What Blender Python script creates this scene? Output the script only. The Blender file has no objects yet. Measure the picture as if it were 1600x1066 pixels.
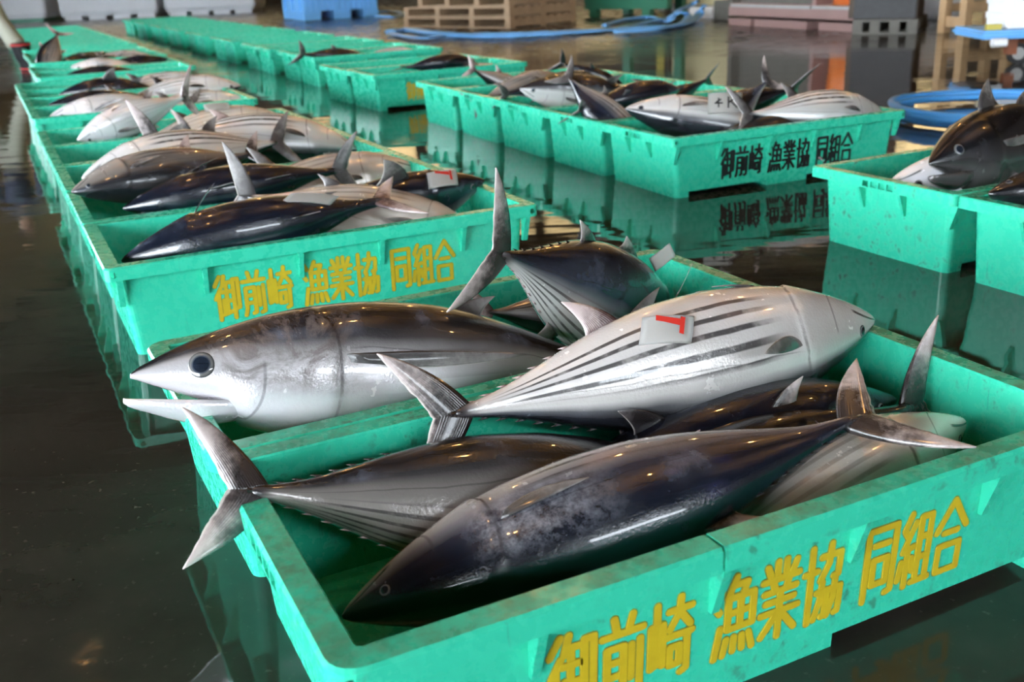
import bpy, bmesh, math, random
from mathutils import Vector, Matrix
random.seed(7)
sc = bpy.context.scene
COL = sc.collection
# ---------------------------------------------------------------- camera
cam_d = bpy.data.cameras.new('camera'); cam = bpy.data.objects.new('camera', cam_d); COL.objects.link(cam)
cam_d.sensor_width = 36.0; cam_d.lens = 36.216
RT = Vector((0.99903, -0.0151, -0.04148)); UP = Vector((0.04414, 0.34169, 0.93878)); FW = Vector((0.0, 0.93969, -0.34202))
m = Matrix((RT, UP, -FW)).transposed().to_4x4(); m.translation = Vector((0, 0, 0.8271)); cam.matrix_world = m
cam_d.clip_start = .05; cam_d.clip_end = 300
cam_d.dof.use_dof = True; cam_d.dof.focus_distance = 1.62; cam_d.dof.aperture_fstop = 6.0
sc.camera = cam
# ---------------------------------------------------------------- sky, lamps, exposure
w = bpy.data.worlds.new('sky'); sc.world = w; w.use_nodes = True
bg = w.node_tree.nodes['Background']; bg.inputs[0].default_value = (.83, .92, 1, 1); bg.inputs[1].default_value = 23.0
sc.view_settings.view_transform = 'Standard'; sc.view_settings.look = 'None'
sc.view_settings.gamma = 1; sc.view_settings.exposure = 0.5
sc.view_settings.use_curve_mapping = False
sc.cycles.max_bounces = 7; sc.cycles.caustics_reflective = False; sc.cycles.caustics_refractive = False
sc.cycles.sample_clamp_indirect = 6; sc.cycles.use_denoising = True
for (lx, ly) in ((-2.2, 4.2), (1.6, 3.2), (4.2, 7.5), (-4.5, 9), (.3, 9.5), (3.2, 13), (-3.5, 15), (6.5, 3), (-1.2, .4), (8, 12), (1, 19)):
    ld = bpy.data.lights.new('sodium_lamp', 'POINT'); ld.color = (1, .52, .17); ld.energy = 60; ld.shadow_soft_size = .065
    lo = bpy.data.objects.new('sodium_lamp', ld); lo.location = (lx, ly, 6.2); COL.objects.link(lo)

# ---------------------------------------------------------------- helpers
def link(name, me, mat=None, parent=None):
    o = bpy.data.objects.new(name, me); COL.objects.link(o)
    if mat is not None:
        for q in (mat if isinstance(mat, (list, tuple)) else [mat]): me.materials.append(q)
    if parent is not None: o.parent = parent
    return o
def thing(name, label, cat, loc=(0, 0, 0), rz=0, group=None):
    o = bpy.data.objects.new(name, None); COL.objects.link(o); o.location = loc; o.rotation_euler = (0, 0, rz)
    o.empty_display_size = .1
    return tag(o, label, cat, group)
def tag(o, label, cat, group=None, kind=None):
    o['label'] = label; o['category'] = cat
    if group: o['group'] = group
    if kind: o['kind'] = kind
    return o
def struct(o):
    o['kind'] = 'structure'; return o
def bm_mesh(bm, name, smooth=False, recalc=True):
    if recalc: bmesh.ops.recalc_face_normals(bm, faces=bm.faces)
    me = bpy.data.meshes.new(name); bm.to_mesh(me); bm.free()
    if smooth:
        for p in me.polygons: p.use_smooth = True
    return me
def box(bm, x0, x1, y0, y1, z0, z1, mat=None):
    v = [bm.verts.new(p) for p in ((x0,y0,z0),(x1,y0,z0),(x1,y1,z0),(x0,y1,z0),(x0,y0,z1),(x1,y0,z1),(x1,y1,z1),(x0,y1,z1))]
    for f in ((3,2,1,0),(4,5,6,7),(0,1,5,4),(1,2,6,5),(2,3,7,6),(3,0,4,7)): bm.faces.new([v[i] for i in f])
    if mat is not None: bmesh.ops.transform(bm, matrix=mat, verts=v)
    return v
def cyl(bm, p0, p1, r0, r1=None, n=16, caps=True):
    r1 = r0 if r1 is None else r1
    p0 = Vector(p0); p1 = Vector(p1); d = (p1 - p0).normalized()
    a = d.orthogonal().normalized(); b = d.cross(a)
    A = []; B = []
    for i in range(n):
        t = 2*math.pi*i/n; q = a*math.cos(t) + b*math.sin(t)
        A.append(bm.verts.new(p0 + q*r0)); B.append(bm.verts.new(p1 + q*r1))
    for i in range(n): bm.faces.new((A[i], A[(i+1) % n], B[(i+1) % n], B[i]))
    if caps: bm.faces.new(A[::-1]); bm.faces.new(B)
def tube(bm, pts, r, n=10, flat=1.0, closed=False):
    pts = [Vector(p) for p in pts]; N = len(pts); rings = []
    for i, p in enumerate(pts):
        a = pts[(i-1) % N] if (closed or i > 0) else p; b = pts[(i+1) % N] if (closed or i < N-1) else p
        d = (b - a).normalized(); s = d.cross(Vector((0, 0, 1)))
        s = s.normalized() if s.length > 1e-4 else Vector((1, 0, 0)); u = s.cross(d)
        rr = r[i] if isinstance(r, (list, tuple)) else r
        rings.append([bm.verts.new(p + s*rr*math.cos(2*math.pi*k/n) + u*rr*flat*math.sin(2*math.pi*k/n)) for k in range(n)])
    for i in range(N if closed else N-1):
        A = rings[i]; B = rings[(i+1) % N]
        for k in range(n): bm.faces.new((A[k], A[(k+1) % n], B[(k+1) % n], B[k]))
    if not closed: bm.faces.new(rings[0][::-1]); bm.faces.new(rings[-1])
def spline(pts, n=8, closed=False):
    P = [Vector(p) for p in pts]; out = []; N = len(P)
    for i in range(N if closed else N-1):
        if closed: a, b, c, d = P[(i-1) % N], P[i], P[(i+1) % N], P[(i+2) % N]
        else: a, b, c, d = P[max(i-1, 0)], P[i], P[i+1], P[min(i+2, N-1)]
        for k in range(n):
            t = k/n
            out.append(.5*((2*b) + (c-a)*t + (2*a-5*b+4*c-d)*t*t + (3*b-a-3*c+d)*t**3))
    if not closed: out.append(P[-1])
    return out
def boolean(me, cutters, name):
    a = bpy.data.objects.new('a', me); b = bpy.data.objects.new('b', cutters); COL.objects.link(a); COL.objects.link(b)
    md = a.modifiers.new('b', 'BOOLEAN'); md.operation = 'DIFFERENCE'; md.object = b; md.solver = 'EXACT'
    dg = bpy.context.evaluated_depsgraph_get(); dg.update()
    out = bpy.data.meshes.new_from_object(a.evaluated_get(dg)); out.name = name
    bpy.data.objects.remove(a); bpy.data.objects.remove(b)
    return out

# ---------------------------------------------------------------- node helpers
class NB:
    def __init__(s, name):
        s.m = bpy.data.materials.new(name); s.m.use_nodes = True; s.t = s.m.node_tree
        s.p = s.t.nodes['Principled BSDF']; s.tc = None
    def n(s, typ, **kw):
        x = s.t.nodes.new(typ)
        for k, v in kw.items(): setattr(x, k, v)
        return x
    def _in(s, sock, v):
        if isinstance(v, bpy.types.NodeSocket): s.t.links.new(v, sock)
        elif v is not None:
            if isinstance(v, (tuple, list)) and len(v) == 3 and sock.type == 'RGBA': v = (*v, 1)
            sock.default_value = v
    def coord(s, k='Object'):
        if s.tc is None: s.tc = s.n('ShaderNodeTexCoord')
        return s.tc.outputs[k]
    def math(s, op, a, b=None, c=None, clamp=False):
        x = s.n('ShaderNodeMath', operation=op, use_clamp=clamp)
        for i, v in enumerate((a, b, c)):
            if v is not None: s._in(x.inputs[i], v)
        return x.outputs[0]
    def noise(s, scale, detail=3, rough=.55, vec=None, dist=0):
        x = s.n('ShaderNodeTexNoise'); x.inputs['Scale'].default_value = scale; x.inputs['Detail'].default_value = detail
        x.inputs['Roughness'].default_value = rough; x.inputs['Distortion'].default_value = dist
        s._in(x.inputs['Vector'], vec if vec is not None else s.coord()); return x.outputs['Fac']
    def step(s, v, a, b, to0=0., to1=1.):
        x = s.n('ShaderNodeMapRange', interpolation_type='SMOOTHSTEP'); s._in(x.inputs['Value'], v)
        for k, q in (('From Min', a), ('From Max', b), ('To Min', to0), ('To Max', to1)): s._in(x.inputs[k], q)
        return x.outputs[0]
    def mix(s, f, a, b, blend='MIX'):
        x = s.n('ShaderNodeMix', data_type='RGBA', blend_type=blend)
        s._in(x.inputs[0], f); s._in(x.inputs[6], a); s._in(x.inputs[7], b); return x.outputs[2]
    def ramp(s, v, stops):
        x = s.n('ShaderNodeValToRGB'); e = x.color_ramp.elements
        while len(e) < len(stops): e.new(.5)
        for q, (p, c) in zip(e, stops): q.position = p; q.color = (*c, 1)
        s._in(x.inputs[0], v); return x.outputs[0]
    def sep(s, v):
        x = s.n('ShaderNodeSeparateXYZ'); s._in(x.inputs[0], v); return x.outputs
    def scale(s, v, k):
        x = s.n('ShaderNodeMapping'); s._in(x.inputs['Vector'], v); x.inputs['Scale'].default_value = k; return x.outputs[0]
    def bump(s, h, strength, dist=.01):
        x = s.n('ShaderNodeBump'); s._in(x.inputs['Height'], h); x.inputs['Strength'].default_value = strength
        x.inputs['Distance'].default_value = dist; s._in(s.p.inputs['Normal'], x.outputs[0])
    def set(s, **kw):
        for k, v in kw.items(): s._in(s.p.inputs[k.replace('_', ' ')], v)
        return s.m
def flat(name, col, rough=.5, amount=.25, scale=6., **kw):
    b = NB(name); n = b.noise(scale, 4)
    d = tuple(c*(1-amount) for c in col); u = tuple(min(1, c*(1+amount*.6)) for c in col)
    return b.set(Base_Color=b.mix(n, d, u), Roughness=rough, **kw)

# plastic
def plastic(name, worn):
    b = NB(name); oi = b.n('ShaderNodeObjectInfo'); c = b.coord()
    loc = b.n('ShaderNodeVectorMath', operation='ADD'); b._in(loc.inputs[0], c); b._in(loc.inputs[1], oi.outputs['Location']); v = loc.outputs[0]
    big = b.noise(3.5, 4, .6, v); sp = b.noise(46, 4, .6, v); fine = b.noise(140, 2, .5, v)
    base = b.mix(big, (.030, .475, .300), (.038, .525, .340))
    stain = b.math('MULTIPLY', b.step(sp, .60 - .05*worn, .74 - .05*worn), b.step(big, .40, .62), clamp=True)
    col = b.mix(b.math('MULTIPLY', stain, .16 + .55*worn), base, (.035, .05, .022))
    g = b.n('ShaderNodeNewGeometry'); up = b.step(b.sep(g.outputs['Normal'])[2], .75, .95)
    z = b.step(b.sep(c)[2], .20, .224)
    film = b.math('MULTIPLY', b.math('MULTIPLY', up, z), b.math('MULTIPLY', b.step(b.noise(24, 5, .7, v), .32, .66), .10 + .45*worn))
    col = b.mix(film, col, (.075, .115, .05))
    scr = b.step(b.noise(90, 3, .6, b.scale(v, (1, 1, .08))), .66, .72)
    col = b.mix(b.math('MULTIPLY', scr, .22 + .2*worn), col, (.03, .16, .11))
    b.bump(b.math('ADD', b.math('MULTIPLY', fine, .5), sp), .025, .003)
    return b.set(Base_Color=col, Roughness=b.step(sp, .3, .7, .20, .36), Specular_IOR_Level=.55)
M_GREEN = plastic('green_plastic', 0.); M_WORN = plastic('worn_green_plastic', 1.)
M_YEL = flat('yellow_paint', (.50, .37, .015), .4, scale=40, amount=.18); M_INK = flat('black_paint', (.012, .014, .014), .4, scale=40)
M_OUT = flat('paint_edge', (.16, .17, .03), .5); M_HOLE = flat('hole_shade_green', (.03, .25, .16), .5)  # hole green is crate green darkened as painted shade, on no part

# ---------------------------------------------------------------- lettering (stroke by stroke)
K = {
'go': [[(.24,1),(.03,.8)],[(.26,.74),(.03,.5)],[(.15,.6),(.15,0)],[(.43,1),(.33,.78)],[(.38,.85),(.64,.85)],[(.30,.64),(.66,.64)],[(.48,.85),(.48,.15)],[(.48,.42),(.64,.42)],[(.34,.45),(.34,.13)],[(.30,.11),(.68,.17)],[(.77,.9),(.97,.9),(.97,.24),(.87,.22)],[(.77,.9),(.77,0)]],
'mae': [[(.3,1),(.36,.84)],[(.72,1),(.64,.84)],[(.04,.8),(.96,.8)],[(.15,.64),(.15,.15),(.08,.01)],[(.15,.64),(.52,.64),(.52,.05),(.42,.03)],[(.15,.46),(.52,.46)],[(.15,.28),(.52,.28)],[(.70,.62),(.70,.2)],[(.90,.66),(.90,.05),(.76,.02)]],
'saki': [[(.16,.97),(.16,.24)],[(.03,.72),(.03,.2),(.3,.26)],[(.3,.72),(.3,.2)],[(.44,.85),(.98,.85)],[(.71,1),(.68,.8),(.47,.62)],[(.72,.8),(.96,.62)],[(.40,.53),(1,.53)],[(.89,.53),(.89,.06),(.76,.03)],[(.48,.39),(.71,.39),(.71,.16),(.48,.16),(.48,.39)]],
'gyo': [[(.05,.95),(.15,.84)],[(0,.68),(.11,.59)],[(.03,0),(.15,.38)],[(.49,1),(.30,.76)],[(.46,.9),(.76,.9),(.67,.76)],[(.32,.74),(.94,.74),(.94,.34),(.32,.34),(.32,.74)],[(.32,.54),(.94,.54)],[(.63,.74),(.63,.34)],[(.31,.21),(.24,.01)],[(.50,.21),(.49,.03)],[(.69,.21),(.72,.03)],[(.87,.21),(.97,.01)]],
'waza': [[(.39,1),(.39,.8)],[(.61,1),(.61,.8)],[(.13,.96),(.22,.84)],[(.87,.96),(.78,.84)],[(.05,.78),(.95,.78)],[(.29,.75),(.36,.64)],[(.71,.75),(.64,.64)],[(.1,.62),(.9,.62)],[(.14,.485),(.86,.485)],[(.03,.345),(.97,.345)],[(.5,.62),(.5,0)],[(.45,.32),(.07,.05)],[(.55,.32),(.93,.05)]],
'kyo': [[(0,.68),(.32,.68)],[(.16,1),(.16,0)],[(.42,.85),(.92,.85),(.90,.56),(.78,.55)],[(.65,1),(.62,.74),(.43,.54)],[(.36,.38),(.63,.38),(.61,.04),(.54,.03)],[(.49,.5),(.46,.25),(.33,.02)],[(.71,.38),(1,.38),(.98,.04),(.9,.03)],[(.84,.5),(.81,.25),(.69,.02)]],
'dou': [[(.09,0),(.09,.95),(.93,.95),(.93,.05),(.78,.03)],[(.30,.74),(.72,.74)],[(.30,.54),(.72,.54),(.72,.2),(.30,.2),(.30,.54)]],
'kumi': [[(.26,1),(.08,.8),(.24,.68)],[(.41,.87),(.1,.5),(.43,.54)],[(.25,.5),(.25,0)],[(.08,.36),(.02,.12)],[(.39,.38),(.45,.2)],[(.59,.92),(.59,.04)],[(.59,.92),(.91,.92),(.91,.04)],[(.59,.64),(.91,.64)],[(.59,.36),(.91,.36)],[(.47,.03),(1,.03)]],
'ai': [[(.5,1),(.02,.6)],[(.5,1),(.98,.6)],[(.28,.56),(.72,.56)],[(.16,.38),(.84,.38),(.84,.02),(.16,.02),(.16,.38)]]}
SN = [0]
def stroke(bm, pts, wd, sx, sz, ox, oz, y, mi):
    SN[0] = (SN[0]+1) % 12; y -= SN[0]*.00005
    P = [Vector((ox + a*sx, oz + b*sz)) for a, b in pts]
    for a, b in zip(P, P[1:]):
        y -= .000012; d = (b-a); L = d.length
        if L < 1e-6: continue
        d /= L; nrm = Vector((-d.y, d.x)); ring = []
        ang = math.atan2(d.y, d.x)
        for k in range(7): t = ang - math.pi/2 + math.pi*k/6; ring.append(b + Vector((math.cos(t), math.sin(t)))*wd/2)
        for k in range(7): t = ang + math.pi/2 + math.pi*k/6; ring.append(a + Vector((math.cos(t), math.sin(t)))*wd/2)
        f = [bm.verts.new((q.x, y, q.y)) for q in ring]; g = [bm.verts.new((q.x, y + .002, q.y)) for q in ring]
        fc = bm.faces.new(f); fc.material_index = mi
        for i in range(len(f)):
            j = (i+1) % len(f); q = bm.faces.new((f[i], g[i], g[j], f[j])); q.material_index = mi

# ---------------------------------------------------------------- crate
CL, CW, CH = 1.1, .5307, .2274
TI = .029                 # wall set in under the rim
BI, BW_ = .045, .040      # wall set in at the floor
def rrect(x0, x1, y0, y1, r, n=5):
    out = []
    for cx, cy, a in ((x1-r, y1-r, 0), (x0+r, y1-r, 90), (x0+r, y0+r, 180), (x1-r, y0+r, 270)):
        for k in range(n+1):
            t = math.radians(a + 90*k/n); out.append((cx + r*math.cos(t), cy + r*math.sin(t)))
    return out
def loft(bm, loops, cap0=True, cap1=True):
    R = [[bm.verts.new(p) for p in L] for L in loops]
    for A, B in zip(R, R[1:]):
        n = len(A)
        for i in range(n): bm.faces.new((A[i], A[(i+1) % n], B[(i+1) % n], B[i]))
    if cap0: bm.faces.new(R[0][::-1])
    if cap1: bm.faces.new(R[-1])
    return R
def lp(i, j, r, z): return [(x, y, z) for x, y in rrect(i, CL-i, j, CW-j, r)]
def wall_in(z):           # inset of the outer wall face (long side, short side) at height z
    t = 1 - z/CH; return TI + (BW_-TI)*t, TI + (BI-TI)*t
def crate_body():
    bm = bmesh.new()
    zt = CH - .004
    loft(bm, [lp(BI, BW_, .02, 0), lp(TI, TI, .02, zt), lp(TI+.006, TI+.006, .016, zt), lp(BI+.006, BW_+.006, .016, .026)])
    me = bm_mesh(bm, 'crate_body'); c = bmesh.new()
    for x0, x1 in ((.10, .455), (.645, 1.0)): box(c, x0, x1, -.1, CW+.1, -.02, .020)
    cm = bm_mesh(c, 'cut'); return boolean(me, cm, 'crate_body')
def crate_rim(rad, crack=False):
    bm = bmesh.new(); H = CH; ch = .004
    prof = [(0, H-.031), (0, H-ch), (ch, H), (TI+.008-ch*.5, H), (TI+.008, H-ch*.6), (TI+.008, H-.008), (.005, H-.008), (.005, H-.031)]
    R = [[bm.verts.new(p) for p in lp(i, i, max(.004, rad-i*.75), z)] for i, z in prof]
    for a in range(len(R)):
        A = R[a]; B = R[(a+1) % len(R)]; n = len(A)
        for i in range(n): bm.faces.new((A[i], A[(i+1) % n], B[(i+1) % n], B[i]))
    me = bm_mesh(bm, 'crate_rim'); c = bmesh.new()
    for x in (.019, CL-.019): cyl(c, (x, -.02, H-.0165), (x, .02, H-.0165), .0072); cyl(c, (x, CW-.02, H-.0165), (x, CW+.02, H-.0165), .0072)
    for x0 in (-.02, CL-.02):
        for k in range(4):
            y = CW/2 - .058 + k*.030; box(c, x0, x0+.04, y, y+.023, H-.0265, H-.0095)
    if crack:
        box(c, .4385, .4425, -.02, .05, H-.05, H+.02, Matrix.Rotation(0, 4, 'Z'))
    return boolean(me, bm_mesh(c, 'cut'), 'crate_rim')
def rib_mesh(thick, drop, side, name):
    # plate in the local plane: x across thickness, y outward = -y, hung under the rim
    bm = bmesh.new(); zt = CH - .009; zb = CH - drop
    jt, it = wall_in(zt); jb, ib = wall_in(zb)
    wt, wb = (jt, jb) if side == 'long' else (it, ib)
    pts = [(.0052, zt), (wt + .003, zt), (wb + .003, zb), (wb - .007, zb), (.006, CH-.036)]
    A = [bm.verts.new((-thick/2, y, z)) for y, z in pts]; B = [bm.verts.new((thick/2, y, z)) for y, z in pts]
    bm.faces.new(A); bm.faces.new(B[::-1])
    for i in range(5): j = (i+1) % 5; bm.faces.new((A[i], B[i], B[j], A[j]))
    return bm_mesh(bm, name)
BODY = crate_body(); RIM = crate_rim(.016); RIM_R = crate_rim(.034); RIM_X = crate_rim(.034, True)
RIB_L = rib_mesh(.011, .102, 'long', 'crate_rib'); RIB_S = rib_mesh(.009, .095, 'short', 'crate_rib'); RIB_E = rib_mesh(.014, .100, 'long', 'corner_rib')
def lettering_mesh(ink, name):
    bm = bmesh.new(); zt, zb = .160, .052
    groups = (('go', 'mae', 'saki', .238, .424), ('gyo', 'waza', 'kyo', .456, .648), ('dou', 'kumi', 'ai', .684, .862))
    for a, b, c, x0, x1 in groups:
        cw = (x1-x0)/3.25; gap = (x1-x0-3*cw)/2
        for k, key in enumerate((a, b, c)):
            ox = x0 + k*(cw+gap)
            for s in K[key]:
                if ink: stroke(bm, s, .0105, cw, zt-zb, ox, zb, -.0012, 0)
                else:
                    stroke(bm, s, .0095, cw, zt-zb, ox, zb, -.0012, 0); stroke(bm, s, .0118, cw, zt-zb, ox, zb, -.0002, 1)
    # lean on to the sloping wall
    for v in bm.verts:
        v.co.y += wall_in(v.co.z)[0]
    return bm_mesh(bm, name)
TXT_Y = lettering_mesh(False, 'yellow_lettering'); TXT_K = lettering_mesh(True, 'black_lettering')
GR = {}
FR = {'L': (-0.9042, 2.2281, 0.4494), 'S': (-0.4121, 1.2446, 0.4661), 'F': (-0.1766, 0.7719, 0.4511), 'R': (0.5987, 3.6623, 0.4242), 'Q': (1.1521, 2.593, 0.4586), 'L6': (-2.2729, 5.0864, 0.4494), 'L10': (-3.2555, 7.4827, 0.4494), 'L12': (-3.9006, 8.9203, 0.4494), 'L15': (-4.8, 10.85, 0.4494), 'M2': (-0.7918, 6.547, 0.4712), 'M3': (-1.445, 8.2255, 0.4468)}
def gpt(g, k, u, v, z, gap=0.):
    x, y, t = FR[g]; a = u*CL; b = v*CW + k*(CW+gap)
    return Vector((x + a*math.cos(t) - b*math.sin(t), y + a*math.sin(t) + b*math.cos(t), z))
def crate(loc, rz, label, group, text=None, mat=None, rim=None, ribs=True):
    t = thing('fish_crate', label, 'crate', loc, rz, group); mat = mat or M_GREEN
    def part(n, me):
        if not me.materials: me.materials.append(mat)
        o = bpy.data.objects.new(n, me); COL.objects.link(o); o.parent = t
        if me.materials[0] != mat: o.material_slots[0].link = 'OBJECT'; o.material_slots[0].material = mat
        return o
    part('crate_body', BODY); part('crate_rim', rim or RIM)
    if ribs:
        for x, me in [(.2*CL, RIB_L), (.41*CL, RIB_L), (.6*CL, RIB_L), (.805*CL, RIB_L), (.030, RIB_E), (CL-.030, RIB_E)]:
            part('rib', me).location = (x, 0, 0)
            if ribs == 2:
                q = part('rib', me); q.location = (CL-x, CW, 0); q.rotation_euler = (0, 0, math.pi)
        for dy in (-.075, .075):
            q = part('rib', RIB_S); q.location = (0, CW/2+dy, 0); q.rotation_euler = (0, 0, -math.pi/2)
            if ribs == 2:
                q = part('rib', RIB_S); q.location = (CL, CW/2+dy, 0); q.rotation_euler = (0, 0, math.pi/2)
    if text:
        me = TXT_Y if text == 'yellow' else TXT_K
        if not me.materials:
            for q in ((M_YEL, M_OUT) if text == 'yellow' else (M_INK, M_OUT)): me.materials.append(q)
        o = bpy.data.objects.new('lettering', me); COL.objects.link(o); o.parent = t
        o['label'] = text + ' painted lettering'
    return t
# ---------------------------------------------------------------- fish
FX = [0,.012,.03,.06,.10,.16,.24,.32,.42,.52,.62,.72,.80,.87,.92,.955,.985]
FD = [.003,.013,.023,.039,.057,.080,.103,.117,.125,.122,.107,.080,.053,.030,.018,.0115,.006]
FV = [.003,.015,.027,.044,.063,.086,.108,.121,.127,.122,.105,.077,.050,.028,.0165,.0115,.006]
FW_ = [.003,.011,.019,.031,.045,.063,.081,.091,.095,.091,.078,.057,.037,.0215,.0170,.0150,.003]
def cinterp(xs, ys, x):
    if x <= xs[0]: return ys[0]
    if x >= xs[-1]: return ys[-1]
    i = max(k for k in range(len(xs)-1) if xs[k] <= x)
    def sl(k):
        if k == 0: return (ys[1]-ys[0])/(xs[1]-xs[0])
        if k == len(xs)-1: return (ys[-1]-ys[-2])/(xs[-1]-xs[-2])
        a = (ys[k]-ys[k-1])/(xs[k]-xs[k-1]); b = (ys[k+1]-ys[k])/(xs[k+1]-xs[k])
        return 0 if a*b <= 0 else 2*a*b/(a+b)
    h = xs[i+1]-xs[i]; t = (x-xs[i])/h
    return (2*t**3-3*t*t+1)*ys[i] + (t**3-2*t*t+t)*h*sl(i) + (-2*t**3+3*t*t)*ys[i+1] + (t**3-t*t)*h*sl(i+1)
class Shape:
    def __init__(s, gh=1., gw=1., lat=0., dor=0., xg=.27, open_mouth=False):
        s.gh, s.gw, s.lat, s.dor, s.xg, s.om = gh, gw, lat, dor, xg, open_mouth
    def spine(s, x):
        q = 1-(2*x-1)**2
        return s.lat*q, s.dor*q
    def map(s, p):                      # straight unit fish -> bent unit fish
        a, b = s.spine(min(max(p[0], -.05), 1.05)); return Vector((p[0], p[1]+a, p[2]+b))
    def surf(s, x, v, side=1, lift=0.):
        th = v*math.pi; c, q = math.cos(th), math.sin(th)
        d = cinterp(FX, FD, x)*s.gh; e = cinterp(FX, FV, x)*s.gh; wd = cinterp(FX, FW_, x)*s.gw
        if s.om and x < .18:            # jaw dropped: the upper head ends at the mouth line
            m = .004 + .046*min(1, x/.13); e = m if x < .13 else m + (e-m)*(x-.13)/.05
        k = 0.
        xo = s.xg - .05*(2*v-1.05)**2   # edge of the gill cover
        if .12 < v < .97 and xo-.09 < x < xo: k = .0045*(x-xo+.09)/.09
        z = (d if c > 0 else e)*c*(abs(c)**-.12 if abs(c) > 1e-3 else 1) ; y = wd*(abs(q)**.92)
        n = Vector((0, q*side, c))
        return Vector((x, y*side, z)) + n*(k+lift)
def body_mesh(sh, L, nx, na, name):
    bm = bmesh.new(); uv = bm.loops.layers.uv.new('UVMap'); rings = []; xs = []
    for i in range(nx+1):
        t = i/nx; xs.append(.985*(t**1.35))
    for x in xs:
        ring = []
        for k in range(na):
            f = k/na*2; side = 1 if f <= 1 else -1; v = f if f <= 1 else 2-f
            ring.append((bm.verts.new(sh.map(sh.surf(x, v, side))*L), x, v))
        rings.append(ring)
    def quad(vs):
        try: f = bm.faces.new([q[0] for q in vs])
        except ValueError: return
        for lpp, q in zip(f.loops, vs): lpp[uv].uv = (q[1], q[2])
    for A, B in zip(rings, rings[1:]):
        for k in range(na): quad((A[k], B[k], B[(k+1) % na], A[(k+1) % na]))
    quad(rings[0][::-1]); quad(rings[-1])
    if sh.om:                            # lower jaw, one mesh with the body
        jr = []; JX = [-.012, -.004, .03, .07, .12, .17, .205]
        for i in range(23):
            x = .205 - .217*(i/22)**.85; ring = []
            hw = cinterp(JX, [.006, .014, .027, .038, .050, .048, .030], x); bot = cinterp(JX, [-.045, -.051, -.063, -.076, -.088, -.084, -.075], x)*sh.gh; top = cinterp(JX, [-.040, -.041, -.043, -.046, -.049, -.052, -.055], x)
            for k in range(20):
                a = 2*math.pi*k/20; yy = math.cos(a)*hw; q = math.sin(a)
                zz = top + .003*q if q > 0 else top - abs(q)*(top-bot)
                ring.append((bm.verts.new(sh.map((x, yy, zz))*L), max(.03, x), .66 + .28*abs(q) if q <= 0 else .62))
            jr.append(ring)
        for A, B in zip(jr, jr[1:]):
            for k in range(20): quad((A[k], B[k], B[(k+1) % 20], A[(k+1) % 20]))
        quad(jr[-1]); quad(jr[0][::-1])
    return bm_mesh(bm, name, True)
def bez(a, b, c, t): return a*(1-t)**2 + b*(2*t*(1-t)) + c*t*t
def blade(bm, uv, sh, L, A, B, C, ca, cb, nrm, th, n=10, m=6, fray=0.):
    A, B, C, ca, cb, nrm = [Vector(q) for q in (A, B, C, ca, cb, nrm)]
    G = {}
    for sgn in (1, -1):
        for i in range(n+1):
            s = i/n*.985
            a = bez(A, ca, C, s); b = bez(B, cb, C, s)
            for j in range(m+1):
                c = j/m; e = c
                q = a.lerp(b, e)
                if fray and j == m and i > 1: q = q + (b-a)*fray*random.uniform(-1, .6)
                q = q + nrm*sgn*(th*(1-.8*s)*math.sin(math.pi*min(1, .12+c*.88))**.6*.5 + .0002)
                G[sgn, i, j] = (bm.verts.new(sh.map(q)*L), s, c)
    def quad(vs):
        f = bm.faces.new([q[0] for q in vs])
        for lpp, q in zip(f.loops, vs): lpp[uv].uv = (q[1], q[2])
    for sgn in (1, -1):
        for i in range(n):
            for j in range(m): quad((G[sgn,i,j], G[sgn,i+1,j], G[sgn,i+1,j+1], G[sgn,i,j+1]))
    for i in range(n):
        for j in (0, m): quad((G[1,i,j], G[1,i+1,j], G[-1,i+1,j], G[-1,i,j]))
    for j in range(m):
        for i in (0, n): quad((G[1,i,j], G[1,i,j+1], G[-1,i,j+1], G[-1,i,j]))
def fin(parent, name, mat, sh, L, blades, label=None):
    bm = bmesh.new(); uv = bm.loops.layers.uv.new('UVMap')
    for b in blades: blade(bm, uv, sh, L, **b)
    o = link(name, bm_mesh(bm, name, True), mat, parent)
    if label: o['label'] = label
    return o
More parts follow.
